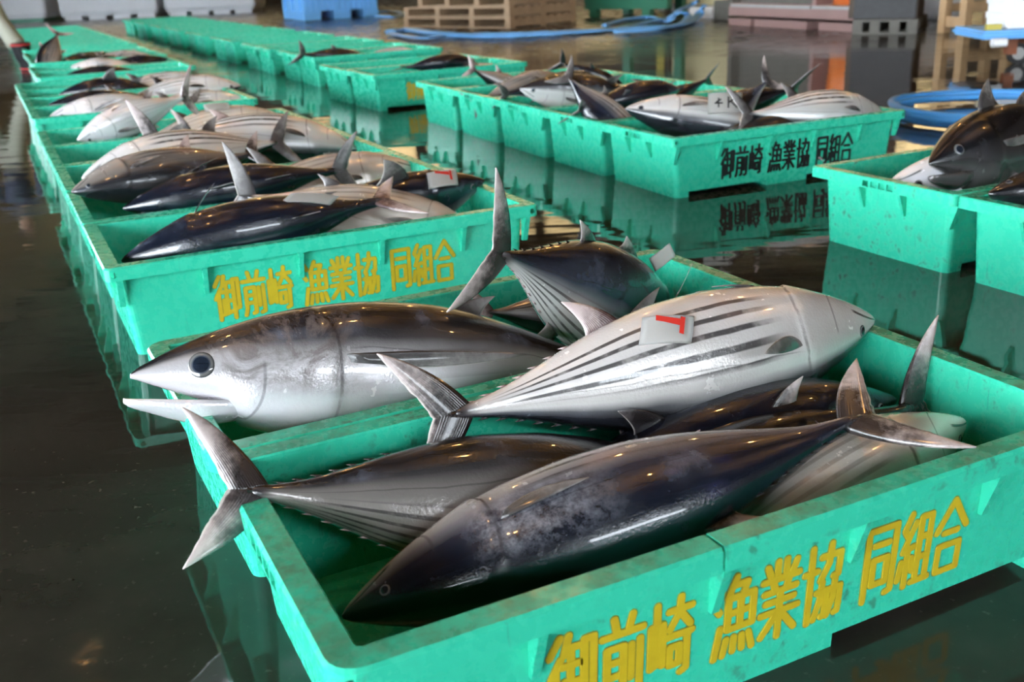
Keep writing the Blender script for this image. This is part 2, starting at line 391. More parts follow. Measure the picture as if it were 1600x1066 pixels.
def skin(name, back, mid, side, belly, edge=.44, stripes=.8, gill=.27, blotch=.3, pale_head=0., mouth=1., patch=0., s0=.555, s1=.94, wob=.07, rough=.17):
    b = NB(name); uvn = b.n('ShaderNodeUVMap'); uvn.uv_map = 'UVMap'; x, v, _ = b.sep(uvn.outputs[0])
    oi = b.n('ShaderNodeObjectInfo'); loc = b.n('ShaderNodeVectorMath', operation='ADD'); b._in(loc.inputs[0], b.coord()); b._in(loc.inputs[1], oi.outputs['Location']); P = loc.outputs[0]
    n1 = b.noise(7, 3, .5, P); n2 = b.noise(26, 4, .6, P); n3 = b.noise(210, 3, .65, P)
    vv = b.math('ADD', v, b.math('MULTIPLY', b.math('SUBTRACT', n1, .5), wob))
    hd = b.step(x, .05, .30); vv2 = b.math('ADD', vv, b.math('MULTIPLY', b.math('SUBTRACT', 1., hd), .16*pale_head))
    col = b.ramp(vv2, [(0, back), (edge-.10, back), (edge-.015, mid), (edge+.06, side), (.70, belly), (1, belly)])
    col = b.mix(b.step(x, .92, .965), col, (.035,.03,.032))
    # bluish chalky sheen patches on the flank
    bl = b.math('MULTIPLY', b.math('MULTIPLY', b.step(n1, .50, .72), b.step(n2, .30, .75)), blotch)
    bl = b.math('MULTIPLY', bl, b.math('MULTIPLY', b.step(v, .14, .24), b.step(v, edge+.02, edge-.06)))
    col = b.mix(bl, col, (.17, .20, .27))
    if stripes:
        ph = b.math('MULTIPLY', b.math('SUBTRACT', b.math('ADD', v, b.math('MULTIPLY', b.math('SUBTRACT', n1, .5), .03)), s0), 1/.078)
        ph = b.math('ADD', ph, b.math('MULTIPLY', x, .6))
        wv = b.math('SINE', b.math('MULTIPLY', ph, 2*math.pi))
        msk = b.math('MULTIPLY', b.step(wv, .15, .75), b.math('MULTIPLY', b.step(v, s0-.025, s0+.015), b.step(v, s1+.025, s1-.02)))
        msk = b.math('MULTIPLY', msk, b.math('MULTIPLY', b.step(x, gill+.03, gill+.13), b.step(x, .93, .82)))
        msk = b.math('MULTIPLY', msk, b.step(n2, .28, .5, .55, 1))
        col = b.mix(b.math('MULTIPLY', msk, stripes), col, (.022, .020, .022))
    if patch:  # pale slime behind the gill; purplish sheen further back is painted into the colour
        sp = b.noise(60, 5, .75, P); pm = b.math('MULTIPLY', b.math('MULTIPLY', b.step(x, .20, .27), b.step(x, .52, .34)), b.math('MULTIPLY', b.step(v, .20, .32), b.step(v, .62, .50)))
        pm = b.math('MULTIPLY', pm, b.step(b.math('ADD', b.math('MULTIPLY', sp, .6), b.math('MULTIPLY', n1, .5)), .36, .70))
        col = b.mix(b.math('MULTIPLY', pm, patch), col, (.36, .36, .40))
        pv = b.math('MULTIPLY', b.math('MULTIPLY', b.step(b.noise(11, 3, .6, b.scale(P, (.4, 1, 1))), .52, .66), b.step(x, .45, .6)), b.step(v, .06, .14))
        col = b.mix(b.math('MULTIPLY', b.math('MULTIPLY', pv, b.step(v, .44, .36)), .6), col, (.045, .035, .13))
    if pale_head:
        ch = b.math('MULTIPLY', b.math('MULTIPLY', b.step(b.noise(17, 5, .7, P, 1.2), .42, .62), b.step(v, .66, .50)), b.math('MULTIPLY', b.step(x, .10, .17), b.step(x, .40, .33)))
        col = b.mix(b.math('MULTIPLY', ch, .75), col, (.13, .105, .10))
    # gill cover edge, cheek edge, mouth line
    c2 = b.math('SUBTRACT', b.math('MULTIPLY', v, 2.), 1.05); c2 = b.math('MULTIPLY', c2, c2)
    xg = b.math('SUBTRACT', gill+.002, b.math('MULTIPLY', c2, .05))
    line = b.step(b.math('ABSOLUTE', b.math('SUBTRACT', x, xg)), .005, .001)
    line = b.math('MULTIPLY', line, b.math('MULTIPLY', b.step(v, .16, .22), b.step(v, .97, .92)))
    xc = b.math('SUBTRACT', gill*.62, b.math('MULTIPLY', c2, .07))
    lin2 = b.math('MULTIPLY', b.step(b.math('ABSOLUTE', b.math('SUBTRACT', x, xc)), .004, .001), b.math('MULTIPLY', b.step(v, .45, .5), b.step(v, .95, .9)))
    mo = b.math('SUBTRACT', v, b.math('ADD', .50, b.math('MULTIPLY', x, 1.5)))
    lin3 = b.math('MULTIPLY', b.step(b.math('ABSOLUTE', mo), .03, .012), b.step(x, .10, .085))
    col = b.mix(b.math('MULTIPLY', line, b.step(n2, .3, .6, .15, .6)), col, (.03, .025, .028)); col = b.mix(b.math('MULTIPLY', lin2, .45), col, (.05, .045, .05))
    col = b.mix(b.math('MULTIPLY', lin3, .8*mouth), col, (.02, .018, .02))
    # lateral line and slime mottling
    ll = b.math('MULTIPLY', b.step(b.math('ABSOLUTE', b.math('SUBTRACT', vv, b.math('ADD', .40, b.math('MULTIPLY', x, .10)))), .006, .001), b.step(x, gill, gill+.05))
    col = b.mix(b.math('MULTIPLY', ll, .4), col, (.012, .012, .016))
    n4 = b.noise(14, 4, .6, b.scale(P, (.35, 1, 1)))
    col = b.mix(.35, col, b.ramp(n4, [(0, (.25, .25, .25)), (.5, (.5, .5, .5)), (1, (.78, .76, .76))]), 'OVERLAY')
    pink = b.math('MULTIPLY', b.math('MULTIPLY', b.step(b.noise(5, 2, .5, P), .56, .72), b.step(v, .5, .6)), .25)
    col = b.mix(pink, col, (.50, .30, .27))
    b.bump(b.math('ADD', b.math('MULTIPLY', n3, .6), b.math('MULTIPLY', b.noise(40, 2, .5, P), .35)), .42, .003)
    rg = b.step(n2, .3, .75, rough*.7, rough*1.7)
    return b.set(Base_Color=col, Roughness=rg, Metallic=b.step(v, edge-.05, edge+.15, 0., .3), Specular_IOR_Level=.6, Coat_Weight=.5, Coat_Roughness=.05)
def finmat(name, root, tip, lo=.25, hi=.85, metal=0.):
    b = NB(name); uvn = b.n('ShaderNodeUVMap'); uvn.uv_map = 'UVMap'; s, c, _ = b.sep(uvn.outputs[0])
    n = b.noise(32, 4, .65); n2 = b.noise(12, 2)
    f = b.math('ADD', b.math('MULTIPLY', s, .75), b.math('ADD', b.math('MULTIPLY', c, .25), b.math('MULTIPLY', b.math('SUBTRACT', n, .5), .9)))
    col = b.mix(b.step(f, lo, hi), root, tip)
    ray = b.math('SINE', b.math('ADD', b.math('MULTIPLY', c, 95), b.math('MULTIPLY', n2, 8)))
    col = b.mix(b.math('MULTIPLY', b.step(ray, .2, .9), .28), col, (.03, .022, .02))
    col = b.mix(b.step(c, .93, .99, 0, .7), col, (.55, .50, .46))
    b.bump(ray, .25, .0012)
    return b.set(Base_Color=col, Roughness=.24, Specular_IOR_Level=.6, Metallic=metal, Coat_Weight=.4, Coat_Roughness=.1)
SK = dict(
 dark=skin('skipjack_skin_dark', (.005,.007,.014), (.015,.020,.036), (.14,.14,.15), (.52,.50,.48), .50, .8, blotch=.35),
 slime_sheen=skin('skipjack_skin_slime_sheen', (.005,.007,.014), (.022,.022,.034), (.16,.15,.16), (.58,.54,.50), .50, .8, blotch=.35, patch=.62),
 grey=skin('skipjack_skin_grey', (.008,.009,.012), (.035,.033,.035), (.16,.145,.135), (.40,.36,.33), .40, .75, blotch=.5),
 silver=skin('skipjack_skin_silver', (.010,.011,.015), (.09,.09,.095), (.52,.51,.50), (.74,.71,.69), .33, 1., blotch=.2),
 pale=skin('skipjack_skin_pale', (.03,.028,.028), (.20,.18,.16), (.48,.42,.37), (.66,.58,.51), .25, .4, blotch=.1),
 white=skin('skipjack_skin_white', (.02,.02,.03), (.34,.34,.38), (.70,.70,.74), (.80,.79,.80), .28, .18, blotch=.1),
 low=skin('skipjack_skin_low_stripes', (.010,.011,.015), (.09,.09,.095), (.50,.48,.46), (.70,.65,.62), .31, .9, blotch=.15, s0=.43, s1=.77),
 black=skin('tuna_skin_black', (.006,.006,.008), (.012,.012,.015), (.030,.029,.032), (.09,.085,.085), .50, 0, blotch=.2, mouth=0.),
 tuna=skin('tuna_skin', (.007,.007,.010), (.045,.042,.045), (.31,.29,.29), (.70,.67,.69), .40, .25, gill=.335, blotch=.9, pale_head=.55, wob=.10, mouth=0.))
FM = dict(mottled=finmat('fin_mottled', (.025,.020,.020), (.52,.43,.41)), grey=finmat('fin_grey', (.05,.045,.045), (.26,.24,.23), .2, 1.),
          pink=finmat('fin_pink', (.10,.06,.06), (.58,.46,.44), .1, .7), black=finmat('fin_black', (.012,.011,.013), (.14,.12,.12), .5, 1.1))
def eye_mat():
    b = NB('fish_eye'); x, y, z = b.sep(b.coord()); r = b.math('SQRT', b.math('ADD', b.math('MULTIPLY', x, x), b.math('MULTIPLY', z, z)))
    col = b.ramp(r, [(0, (.006,.008,.014)), (.58, (.012,.018,.030)), (.66, (.05,.06,.08)), (.76, (.15,.145,.14)), (.88, (.10,.10,.10)), (1, (.03,.03,.03))])
    return b.set(Base_Color=col, Roughness=.06, Specular_IOR_Level=.8)
M_EYE = eye_mat()
bm = bmesh.new(); bmesh.ops.create_uvsphere(bm, u_segments=20, v_segments=12, radius=1.0); EYE = bm_mesh(bm, 'fish_eye', True); EYE.materials.append(M_EYE)
FISH_GROUP = 'fish'
def fish(label, H, T, dors, sk='dark', fm='mottled', cat='fish', gh=1.1, gw=1.16, lat=0., dor=0., d1=.0, pec=.16, pecs=.25, pel=True, finlets=0, tail=1., tailw=0., res=1, eye=.0135, eyex=.075, eyev=.40, om=False, tfm=None, group=None, d2=1., tl=None, tdir=None, pecz=0.):
    H = Vector(H); T = Vector(T); X = (T-H); L = X.length; X /= L
    Z = Vector(dors); Z = (Z - X*Z.dot(X)).normalized(); Y = Z.cross(X)
    sh = Shape(gh, gw, lat, dor, .335 if sk == 'tuna' else .27, om)
    r = thing('tuna' if sk in ('tuna', 'black') else 'skipjack', label, cat, group=group)
    r.matrix_world = Matrix(((X.x, Y.x, Z.x, H.x), (X.y, Y.y, Z.y, H.y), (X.z, Y.z, Z.z, H.z), (0, 0, 0, 1)))
    link('body', body_mesh(sh, L, 84 if res > 1 else 44, 52 if res > 1 else 32, 'fish_body'), SK[sk], r)
    for sd in (1, -1):
        e = bpy.data.objects.new('eye', EYE); COL.objects.link(e); e.parent = r
        p0 = sh.surf(eyex, eyev, sd); tx = (sh.surf(eyex+.01, eyev, sd)-p0).normalized(); tz = (sh.surf(eyex, eyev-.03, sd)-p0).normalized(); nn = tz.cross(tx)*sd; nn = nn.normalized(); tz = tx.cross(nn).normalized() if sd < 0 else nn.cross(tx).normalized()*-1
        if nn.y*sd < 0: nn = -nn
        e.matrix_local = Matrix(((tx.x, nn.x, tz.x, 0), (tx.y, nn.y, tz.y, 0), (tx.z, nn.z, tz.z, 0), (0, 0, 0, 1)))
        e.location = sh.map(p0 - nn*eye*.06)*L; e.scale = (eye*L, eye*.26*L, eye*L)
    # tail fin: two lobes
    hs = .165*tail; bl = []; ta, tb = 0., 1.
    if tdir:
        q = Vector(tdir); ta, tb = q.dot(Y), q.dot(Z); q = math.hypot(ta, tb); ta /= q; tb /= q
    ry = lambda z, y=0.: (y*tb + z*ta, -y*ta + z*tb)
    for s in (1, -1):
        P3 = lambda x, z, y=0.: Vector((x, *ry(z, y)))
        bl.append(dict(A=P3(.938, s*.006), B=P3(1.006, -s*.012), C=P3(1.07+.025*tail, s*hs, tailw), ca=P3(.985, s*.105*tail, tailw*.15), cb=P3(1.040, s*.058*tail, tailw*.15), nrm=P3(0, 0, 1), th=.020, n=14, m=8, fray=.05 if res > 1 else 0))
    fin(r, 'tail_fin', FM[tfm or fm], sh, L, bl, tl)
    if d1:
        zz = lambda x: cinterp(FX, FD, x)*gh-.006
        fin(r, 'dorsal_fin', FM[fm], sh, L, [dict(A=(.34, 0, zz(.34)), B=(.50, 0, zz(.5)), C=(.445, 0, zz(.4)+d1), ca=(.36, 0, zz(.35)+d1*.7), cb=(.44, 0, zz(.45)+d1*.12), nrm=(0, 1, 0), th=.008)])
    if d2:
        zz = lambda x: cinterp(FX, FD, x)*gh-.005
        fin(r, 'second_dorsal_fin', FM[fm], sh, L, [dict(A=(.585, 0, zz(.585)), B=(.665, 0, zz(.665)), C=(.695, 0, zz(.62)+.062*d2), ca=(.615, 0, zz(.6)+.045*d2), cb=(.648, 0, zz(.65)+.012*d2), nrm=(0, 1, 0), th=.007)])
        zv = lambda x: -cinterp(FX, FV, x)*gh+.005
        fin(r, 'anal_fin', FM['pink' if fm == 'mottled' else fm], sh, L, [dict(A=(.610, 0, zv(.61)), B=(.690, 0, zv(.69)), C=(.722, 0, zv(.65)-.066*d2), ca=(.642, 0, zv(.63)-.045*d2), cb=(.672, 0, zv(.67)-.012*d2), nrm=(0, 1, 0), th=.007)])
    xg = sh.xg + .012
    for sd in (1, -1):
        A = sh.surf(xg, .46, sd, -.002); B = sh.surf(xg+.008, .495, sd, -.002); n = Vector((0, sd, 0))
        C = sh.surf(min(.8, xg+pec), .47, sd) + n*pec*pecs + Vector((0, 0, pecz))
        fin(r, 'pectoral_fin', FM['grey' if fm != 'black' else 'black'], sh, L, [dict(A=A+n*.001, B=B+n*.001, C=C, ca=A.lerp(C, .55)+Vector((0, sd*.012, .012)), cb=B.lerp(C, .40)+Vector((0, sd*.008, -.030)), nrm=n, th=.006)])
        if pel:
            A = sh.surf(xg+.03, .90, sd); B = sh.surf(xg+.055, .96, sd); n = Vector((0, sd*.3, -1)).normalized(); C = sh.surf(xg+.125, .93, sd) + n*.006
            fin(r, 'pelvic_fin', FM['grey' if fm != 'black' else 'black'], sh, L, [dict(A=A, B=B, C=C, ca=A.lerp(C, .5)+n*.006, cb=B.lerp(C, .4)+n*.004, nrm=n, th=.006, n=6, m=4)])
    if finlets:
        for s in (1, -1):
            for i in range(7):
                x = .70 + .034*i + (.02 if s < 0 else 0)
                if x > .935: continue
                z = lambda q: s*(cinterp(FX, FD if s > 0 else FV, q)*gh-.002)
                fin(r, 'finlet', FM['black' if s > 0 else 'pink'], sh, L, [dict(A=(x, 0, z(x)), B=(x+.016, 0, z(x+.016)), C=(x+.030, 0, z(x+.02)+s*.005), ca=(x+.014, 0, z(x+.008)+s*.004), cb=(x+.022, 0, z(x+.018)+s*.003), nrm=(0, 1, 0), th=.004, n=4, m=3)])
    return r
# ---------------------------------------------------------------- the hall
def floor_mat():
    b = NB('wet_concrete'); c = b.coord()
    big = b.noise(.9, 5, .6, c); mid = b.noise(4.5, 5, .65, c); fine = b.noise(60, 3, .6, c)
    col = b.mix(mid, (.012, .011, .009), (.050, .043, .034)); col = b.mix(b.step(big, .54, .68, 0, .5), col, (.085, .072, .055))
    col = b.mix(b.math('MULTIPLY', b.step(fine, .62, .75), .5), col, (.10, .09, .075))
    rip = b.noise(2.4, 2, .5, b.scale(c, (1, 2.2, 1)))
    b.bump(b.math('ADD', b.math('MULTIPLY', rip, 1.0), b.math('MULTIPLY', b.math('MULTIPLY', fine, b.step(mid, .5, .66)), .05)), .05, .05)
    far = b.step(b.math('ADD', b.sep(c)[1], b.math('MULTIPLY', big, 3.)), 9.5, 14.)
    rg = b.step(b.math('ADD', b.math('MULTIPLY', mid, .6), b.math('MULTIPLY', big, .4)), .50, .66, .03, .15)
    rg = b.math('ADD', rg, b.math('MULTIPLY', far, b.step(mid, .3, .7, .16, .26)))
    return b.set(Base_Color=col, Roughness=rg, IOR=1.36, Specular_IOR_Level=.5)
def slab(name, x0, x1, y0, y1, z0, z1, mat, parent=None):
    bm = bmesh.new(); box(bm, x0, x1, y0, y1, z0, z1); return link(name, bm_mesh(bm, name), mat, parent)
struct(slab('floor', -40, 40, -30, 60, -.2, 0, floor_mat()))
M_ROOF = flat('dark_roof_sheet', (.045, .043, .04), .7); M_WALL = flat('brown_wall_sheet', (.10, .08, .06), .6); M_CREAM = flat('cream_wall_sheet', (.62, .55, .40), .6)
bm = bmesh.new(); box(bm, -15.3, 18.3, -9, 36.3, 8.5, 8.7)
for y in range(-6, 36, 4): box(bm, -15, 18, y, y+.25, 8.05, 8.5)
struct(link('ceiling', bm_mesh(bm, 'ceiling'), M_ROOF))
bm = bmesh.new(); box(bm, -15.3, 18.3, 36, 36.3, 0, 3.9); box(bm, -15.3, 18.3, 36, 36.3, 8.1, 8.5)
for x in range(-15, 19, 4): box(bm, x, x+.35, 35.9, 36.3, 3.9, 8.1)
struct(link('wall_back', bm_mesh(bm, 'wall_back'), M_WALL))
nb = NB('yellowed_translucent_sheet'); tr = nb.n('ShaderNodeBsdfTranslucent'); tr.inputs[0].default_value = (.52, .43, .29, 1)
df = nb.n('ShaderNodeBsdfDiffuse'); df.inputs[0].default_value = (.6, .52, .38, 1); mx = nb.n('ShaderNodeMixShader'); mx.inputs[0].default_value = .25
nb.t.links.new(tr.outputs[0], mx.inputs[1]); nb.t.links.new(df.outputs[0], mx.inputs[2]); nb.t.links.new(mx.outputs[0], nb.t.nodes['Material Output'].inputs[0])
struct(slab('window_1', -15, 18, 36.08, 36.12, 3.9, 8.1, nb.m))
bm = bmesh.new(); box(bm, -15.3, -15, -9, 36, 4.8, 8.5); box(bm, -15.3, -15, 4, 14, 0, 4.8); box(bm, -15.3, -15, 14, 20, 2.1, 4.8); box(bm, -15.3, -15, 20, 36, 0, 4.8)
for y in (-9, -2.7, 16.8): box(bm, -15.3, -15, y, y+.35, 0, 4.8)
struct(link('wall_left', bm_mesh(bm, 'wall_left'), M_WALL))
bm = bmesh.new(); box(bm, 18, 18.3, -9, 36, 0, 8.5); struct(link('wall_right', bm_mesh(bm, 'wall_right'), M_WALL))
bm = bmesh.new(); box(bm, -15, 4.5, -9.3, -9, 3.9, 8.5); box(bm, 4.5, 14.5, -9.3, -9, 6.3, 8.5); box(bm, 14.5, 18, -9.3, -9, 0, 8.5); box(bm, -2.5, 4.5, -9.3, -9, 0, 3.9); box(bm, 4.5, 14.5, -9.3, -9, 0, 4.9)
for x in (-15, -8.6): box(bm, x, x+.3, -9.3, -9, 0, 3.9)
struct(link('wall_front', bm_mesh(bm, 'wall_front'), M_WALL))

# ---------------------------------------------------------------- crates
CG = 'green fish crates'
def row(g, n, labels, first_text=None, **kw):
    for k in range(n):
        p = gpt(g, k, 0, 0, 0, kw.get('gap', 0.))
        crate(p, FR[g][2], labels[k], kw.get('group', CG), first_text if k == 0 else None, kw.get('mat'), kw.get('rim'), kw.get('ribs', True))
ORD = ['first', 'second', 'third', 'fourth', 'fifth', 'sixth', 'seventh', 'eighth', 'ninth', 'tenth', 'eleventh', 'twelfth']
p = gpt('F', 0, 0, 0, 0); crate(p, FR['F'][2], 'nearest green crate with cracked rim and yellow lettering, full of striped fish', 'crates of fish at the front', 'yellow', M_WORN, RIM_X)
p = gpt('S', 0, 0, 0, 0); crate(p, FR['S'][2], 'worn green crate with rounded rim holding the open-mouthed tuna', 'crates of fish at the front', None, M_WORN, RIM_R)
row('L', 5, ['front green crate of the long left row, yellow lettering on its side', 'green crate right behind the yellow-lettered front one of the left row', 'third green crate back in the left row, white striped fish over its edge', 'fourth green crate back in the left row, dark pointed fin inside', 'fifth green crate back in the left row, under a raised tail fin'], 'yellow', group='left row of crates')
row('L6', 4, ['green crate with bare front face just beyond the gap in the left row', 'green crate second beyond the gap in the left row, dark fish inside', 'green crate third beyond the gap in the left row', 'green crate fourth beyond the gap in the left row'], None, gap=.02, group='left row of crates')
row('L10', 2, ['green crate holding one dark fish far up the left row', 'green crate holding one small white fish far up the left row'], None, gap=.06, ribs=False, group='left row of crates')
row('L12', 3, ['far green crate beside the black boot, fish with raised tail in it', 'far green crate just beyond the one with the raised tail', 'far green crate by the boot, last one holding fish'], None, gap=.02, ribs=False, group='left row of crates')
row('L15', 12, ['empty green crate in the far left block, %s of twelve counting back from the boot' % ORD[k] for k in range(12)], None, gap=.02, ribs=False, group='empty crates at the far end of the left row')
row('R', 5, ['green crate with black lettering along its side', 'green crate right behind the black-lettered one, dark tail inside', 'green crate in the right-hand row with a silver fish head over its corner', 'green crate in the right-hand row, fourth from the black lettering', 'green crate at the far end of the right-hand row'], 'black', group='right-hand row of crates', ribs=True)
row('Q', 1, ['green crate at the right edge with four slots, black tuna in it'], None, group='crates at the right edge', mat=M_WORN)
crate(gpt('Q', -1, 0, 0, 0, .004), FR['Q'][2], 'green crate cut off by the right edge, in front of the slotted one', 'crates at the right edge', None, M_WORN)
row('M2', 2, ['green crate in the middle showing a yellow character beside the right-hand row', 'green crate behind the middle one with the yellow character'], 'yellow', group='pair of crates in the middle', gap=.01)
for s in range(8):
    for k in range(2):
        d = (0, 1.4, 2.95, 4.5, 6.1, 7.6, 9.2, 10.7)[s] + k*(CW+.03); x, y, t = FR['M3']
        crate((x-d*math.sin(t), y+d*math.cos(t), 0), t, 'empty-looking green crate in the far middle block, %s from its near end' % ['first','second','third','fourth','fifth','sixth','seventh','eighth','ninth','tenth','eleventh','twelfth','thirteenth','fourteenth','fifteenth','sixteenth'][2*s+k], 'far middle block of crates', None, None, None, s < 2)

# ---------------------------------------------------------------- fish in the two front crates
BACK = (.42, -.86, .25); BELLY = (-.1, -.45, -.88)
fish('big dark-backed skipjack lying across the nearest crate, two-lobed tail at the right', (-0.214, 1.032, 0.115), (0.477, 1.261, 0.238), (.45,-.80,-.12), 'slime_sheen', 'mottled', gh=1.0, gw=1.08, d1=0, finlets=1, res=2, pecs=.05, d2=.5, eye=.010)
fish('brown striped skipjack whose tail hangs over the left rim of the nearest crate', (0.278, 1.392, 0.080), (-0.345, 1.124, 0.241), (.0,.62,.75), 'grey', 'mottled', d1=0, finlets=1, res=2, pecs=.1, tail=.86, d2=.0, dor=-.035)
fish('silver belly-up skipjack with dark stripes, snout over the back corner of the nearest crate', (0.615, 1.644, 0.238), (-0.104, 1.307, 0.244), (.1,-.42,-.9), 'low', 'mottled', gh=1.02, d1=0, finlets=1, res=2, pecs=.5, d2=1.0, tail=.8, eye=.012)
fish('dark skipjack wedged between the silver belly-up fish and the big dark one', (0.611, 1.509, 0.150), (-0.049, 1.284, 0.086), (-.05,-.1,1), 'dark', 'black', d1=0, res=2, pec=.2, pecs=.9)
fish('pale belly-up skipjack at the right end of the nearest crate', (0.677, 1.407, 0.155), (0.097, 1.032, 0.075), (.15,-.30,-.95), 'pale', 'pink', gh=.95, gw=1.05, d1=0, res=2, pecs=.3, d2=.5, tail=.3)
fish('nearly hidden skipjack, only its tail standing against the right wall of the nearest crate', (0.038, 1.212, 0.060), (0.635, 1.476, 0.158), (-.25,.1,1), 'dark', 'mottled', d1=0, res=2, pecs=0, tail=1.15)
fish('large tuna with open mouth and big eye, head sticking out over the left rim', (-0.556, 1.396, 0.291), (0.212, 1.751, 0.138), (-.05,.42,.9), 'tuna', 'grey', gh=1.02, d1=0, res=2, pec=.36, pecs=.10, eye=.0225, eyex=.108, eyev=.455, om=True, d2=.6)
fish('blue-black skipjack with its forked tail raised high against the yellow-lettered crate', (0.347, 2.106, 0.060), (-0.023, 1.664, 0.383), (.12,.05,1), 'dark', 'mottled', gh=1.32, gw=1.3, d1=.05, finlets=1, res=2, pec=.08, pecs=.9, pecz=.17, d2=.7, tail=1.15)
fish('half-hidden skipjack showing a pink fin behind the raised tail', (0.292, 2.114, 0.100), (-0.054, 1.906, 0.196), (.1,-.3,-.9), 'grey', 'pink', d1=0, res=2, pecs=.2, d2=.8, tail=.7)
# ---------------------------------------------------------------- fish in the left row
fish('dark skipjack with blank paper on it, lying along the front edge of the left row', (-0.918, 2.377, 0.207), (-0.309, 2.671, 0.265), (.40,-.84,.32), 'dark', 'mottled', gh=1.15, gw=1.25, d1=.0, pec=.10, pecs=.8, res=2, finlets=1, tail=1.1, tfm='pink', tdir=(.43,-.9,-.25), d2=.6, eye=.012)
fish('black skipjack with its head at the right end of the front left-row crate', (-0.060, 3.002, 0.239), (-0.684, 2.701, 0.137), (.15,-.4,.9), 'dark', 'grey', d1=.12, res=2, tail=.4, gw=1.1)
fish('pale belly-up skipjack underneath the black ones in the front left-row crate', (-0.059, 2.847, 0.100), (-0.711, 2.743, 0.278), (.1,-.35,-.9), 'pale', 'grey', d1=0, d2=.6, tail=1.2, tdir=(-.3,0,1))
fish('upturned skipjack with dark eye, snout on the left rim of the second left-row crate', (-1.259, 2.979, 0.263), (-0.802, 3.355, 0.290), (.25,-.75,-.55), 'grey', 'mottled', d1=0, res=2, d2=2.0, tail=1.)
fish('long black skipjack along the near side of the second left-row crate', (-1.077, 2.867, 0.231), (-0.496, 3.192, 0.257), (.40,-.85,.3), 'dark', 'grey', d1=.11, res=2, tail=1.0, gw=1.1, tdir=(-.2,0,1))
fish('grey-bellied skipjack with head at the right end of the second left-row crate', (-0.298, 3.476, 0.205), (-0.967, 3.187, 0.130), (0,-.4,-.9), 'pale', 'grey', d1=0, d2=2.2, tail=.8)
fish('white skipjack with fine dark stripes along the near edge of the third left-row crate', (-1.392, 3.393, 0.228), (-0.802, 3.767, 0.262), (.1,-.5,-.85), 'silver', 'grey', gh=1.2, gw=1.25, d1=0, res=2, d2=1.3, pecs=.35)
fish('brown striped skipjack arched at the right end of the third left-row crate', (-0.556, 3.974, 0.189), (-1.266, 3.721, 0.290), (.2,-.55,-.8), 'silver', 'mottled', d1=0, d2=1., dor=-.03, tail=1.2, tdir=(-.3,0,1))
fish('dark skipjack behind the white one, dark fin up, in the fourth left-row crate', (-1.509, 3.926, 0.195), (-0.934, 4.248, 0.130), (.1,.2,1), 'dark', 'grey', d1=.08, d2=1., tail=.9)
fish('striped skipjack with golden flank at the right of the fourth left-row crate', (-0.805, 4.443, 0.201), (-1.296, 4.273, 0.229), (.2,-.45,-.85), 'silver', 'mottled', d1=0, d2=1.1, tail=1.3, tdir=(-.2,0,1))
fish('white skipjack with large tail raised at its right, in the fifth left-row crate', (-1.767, 4.335, 0.222), (-1.398, 4.713, 0.342), (.0,.3,-.95), 'white', 'pink', d1=0, res=2, d2=.8, tail=1.5, pecs=.3)
fish('pale skipjack beside the raised tail, head to the right in the fifth left-row crate', (-1.034, 4.922, 0.208), (-1.658, 4.666, 0.150), (.1,-.4,-.9), 'pale', 'grey', d1=0, d2=1.)
fish('white skipjack with standing breast fin, nearest beyond the gap in the left row', (-2.262, 5.258, 0.213), (-1.648, 5.632, 0.180), (.1,-.5,-.85), 'white', 'grey', d1=0, pec=.17, pecs=1., d2=1.)
fish('pale skipjack with head at the right, nearest beyond the gap in the left row', (-1.372, 5.820, 0.178), (-2.039, 5.609, 0.153), (.1,-.5,-.85), 'silver', 'grey', d1=0, d2=1.2)
fish('thin dark skipjack lying just behind the white one beyond the gap', (-2.472, 5.768, 0.218), (-1.881, 6.137, 0.155), BACK, 'dark', 'grey', d1=.05)
fish('silver skipjack pointing right beyond the gap, snout near the right rim', (-1.539, 6.274, 0.227), (-2.220, 6.120, 0.186), (.1,-.5,-.85), 'silver', 'black', d1=0, d2=1.3)
fish('black skipjack with one fin up, arched, further beyond the gap in the left row', (-2.641, 6.331, 0.216), (-2.053, 6.702, 0.130), (.1,-.4,.9), 'dark', 'grey', d1=.12, dor=.03)
fish('pale skipjack behind the black arched one, further beyond the gap', (-1.858, 6.820, 0.207), (-2.521, 6.598, 0.174), (.1,-.5,-.85), 'silver', 'grey', d1=0, d2=1.2)
fish('single black skipjack lying in the far green crate of the left row', (-3.156, 7.775, 0.215), (-2.553, 8.119, 0.126), BACK, 'dark', 'grey', d1=.06)
fish('small white skipjack lying in the far green crate of the left row', (-3.341, 8.319, 0.228), (-2.768, 8.701, 0.105), (.1,-.5,-.85), 'white', 'black', d1=0)
fish('dark skipjack with pale fin in the far green crate of the left row', (-2.737, 8.832, 0.224), (-3.362, 8.531, 0.131), BACK, 'dark', 'pink', d1=.10)
fish('dark skipjack standing on its head with tail up beside the black boot', (-3.877, 9.009, 0.100), (-3.826, 9.400, 0.445), (-.7,-.2,.3), 'grey', 'pink', gh=1.5, gw=1.4, d1=0, tail=1.4)
fish('grey skipjack lying beside the upright one, near the black boot', (-3.930, 9.350, 0.160), (-3.345, 9.655, 0.170), (.1,-.4,.8), 'grey', 'mottled', d1=.03)
fish('brown skipjack half seen by the upright one, near the black boot', (-4.029, 9.692, 0.160), (-3.425, 10.046, 0.182), BACK, 'grey', 'mottled', d1=.03)
fish('pale skipjack at the right end of the far crate by the boot', (-3.094, 9.642, 0.180), (-3.704, 9.298, 0.157), (.1,-.5,-.85), 'silver', 'grey', d1=0)
fish('mottled skipjack low along the near edge of the far crate by the boot', (-3.710, 9.123, 0.170), (-3.080, 9.427, 0.147), (.1,-.5,.7), 'grey', 'grey', d1=.03)
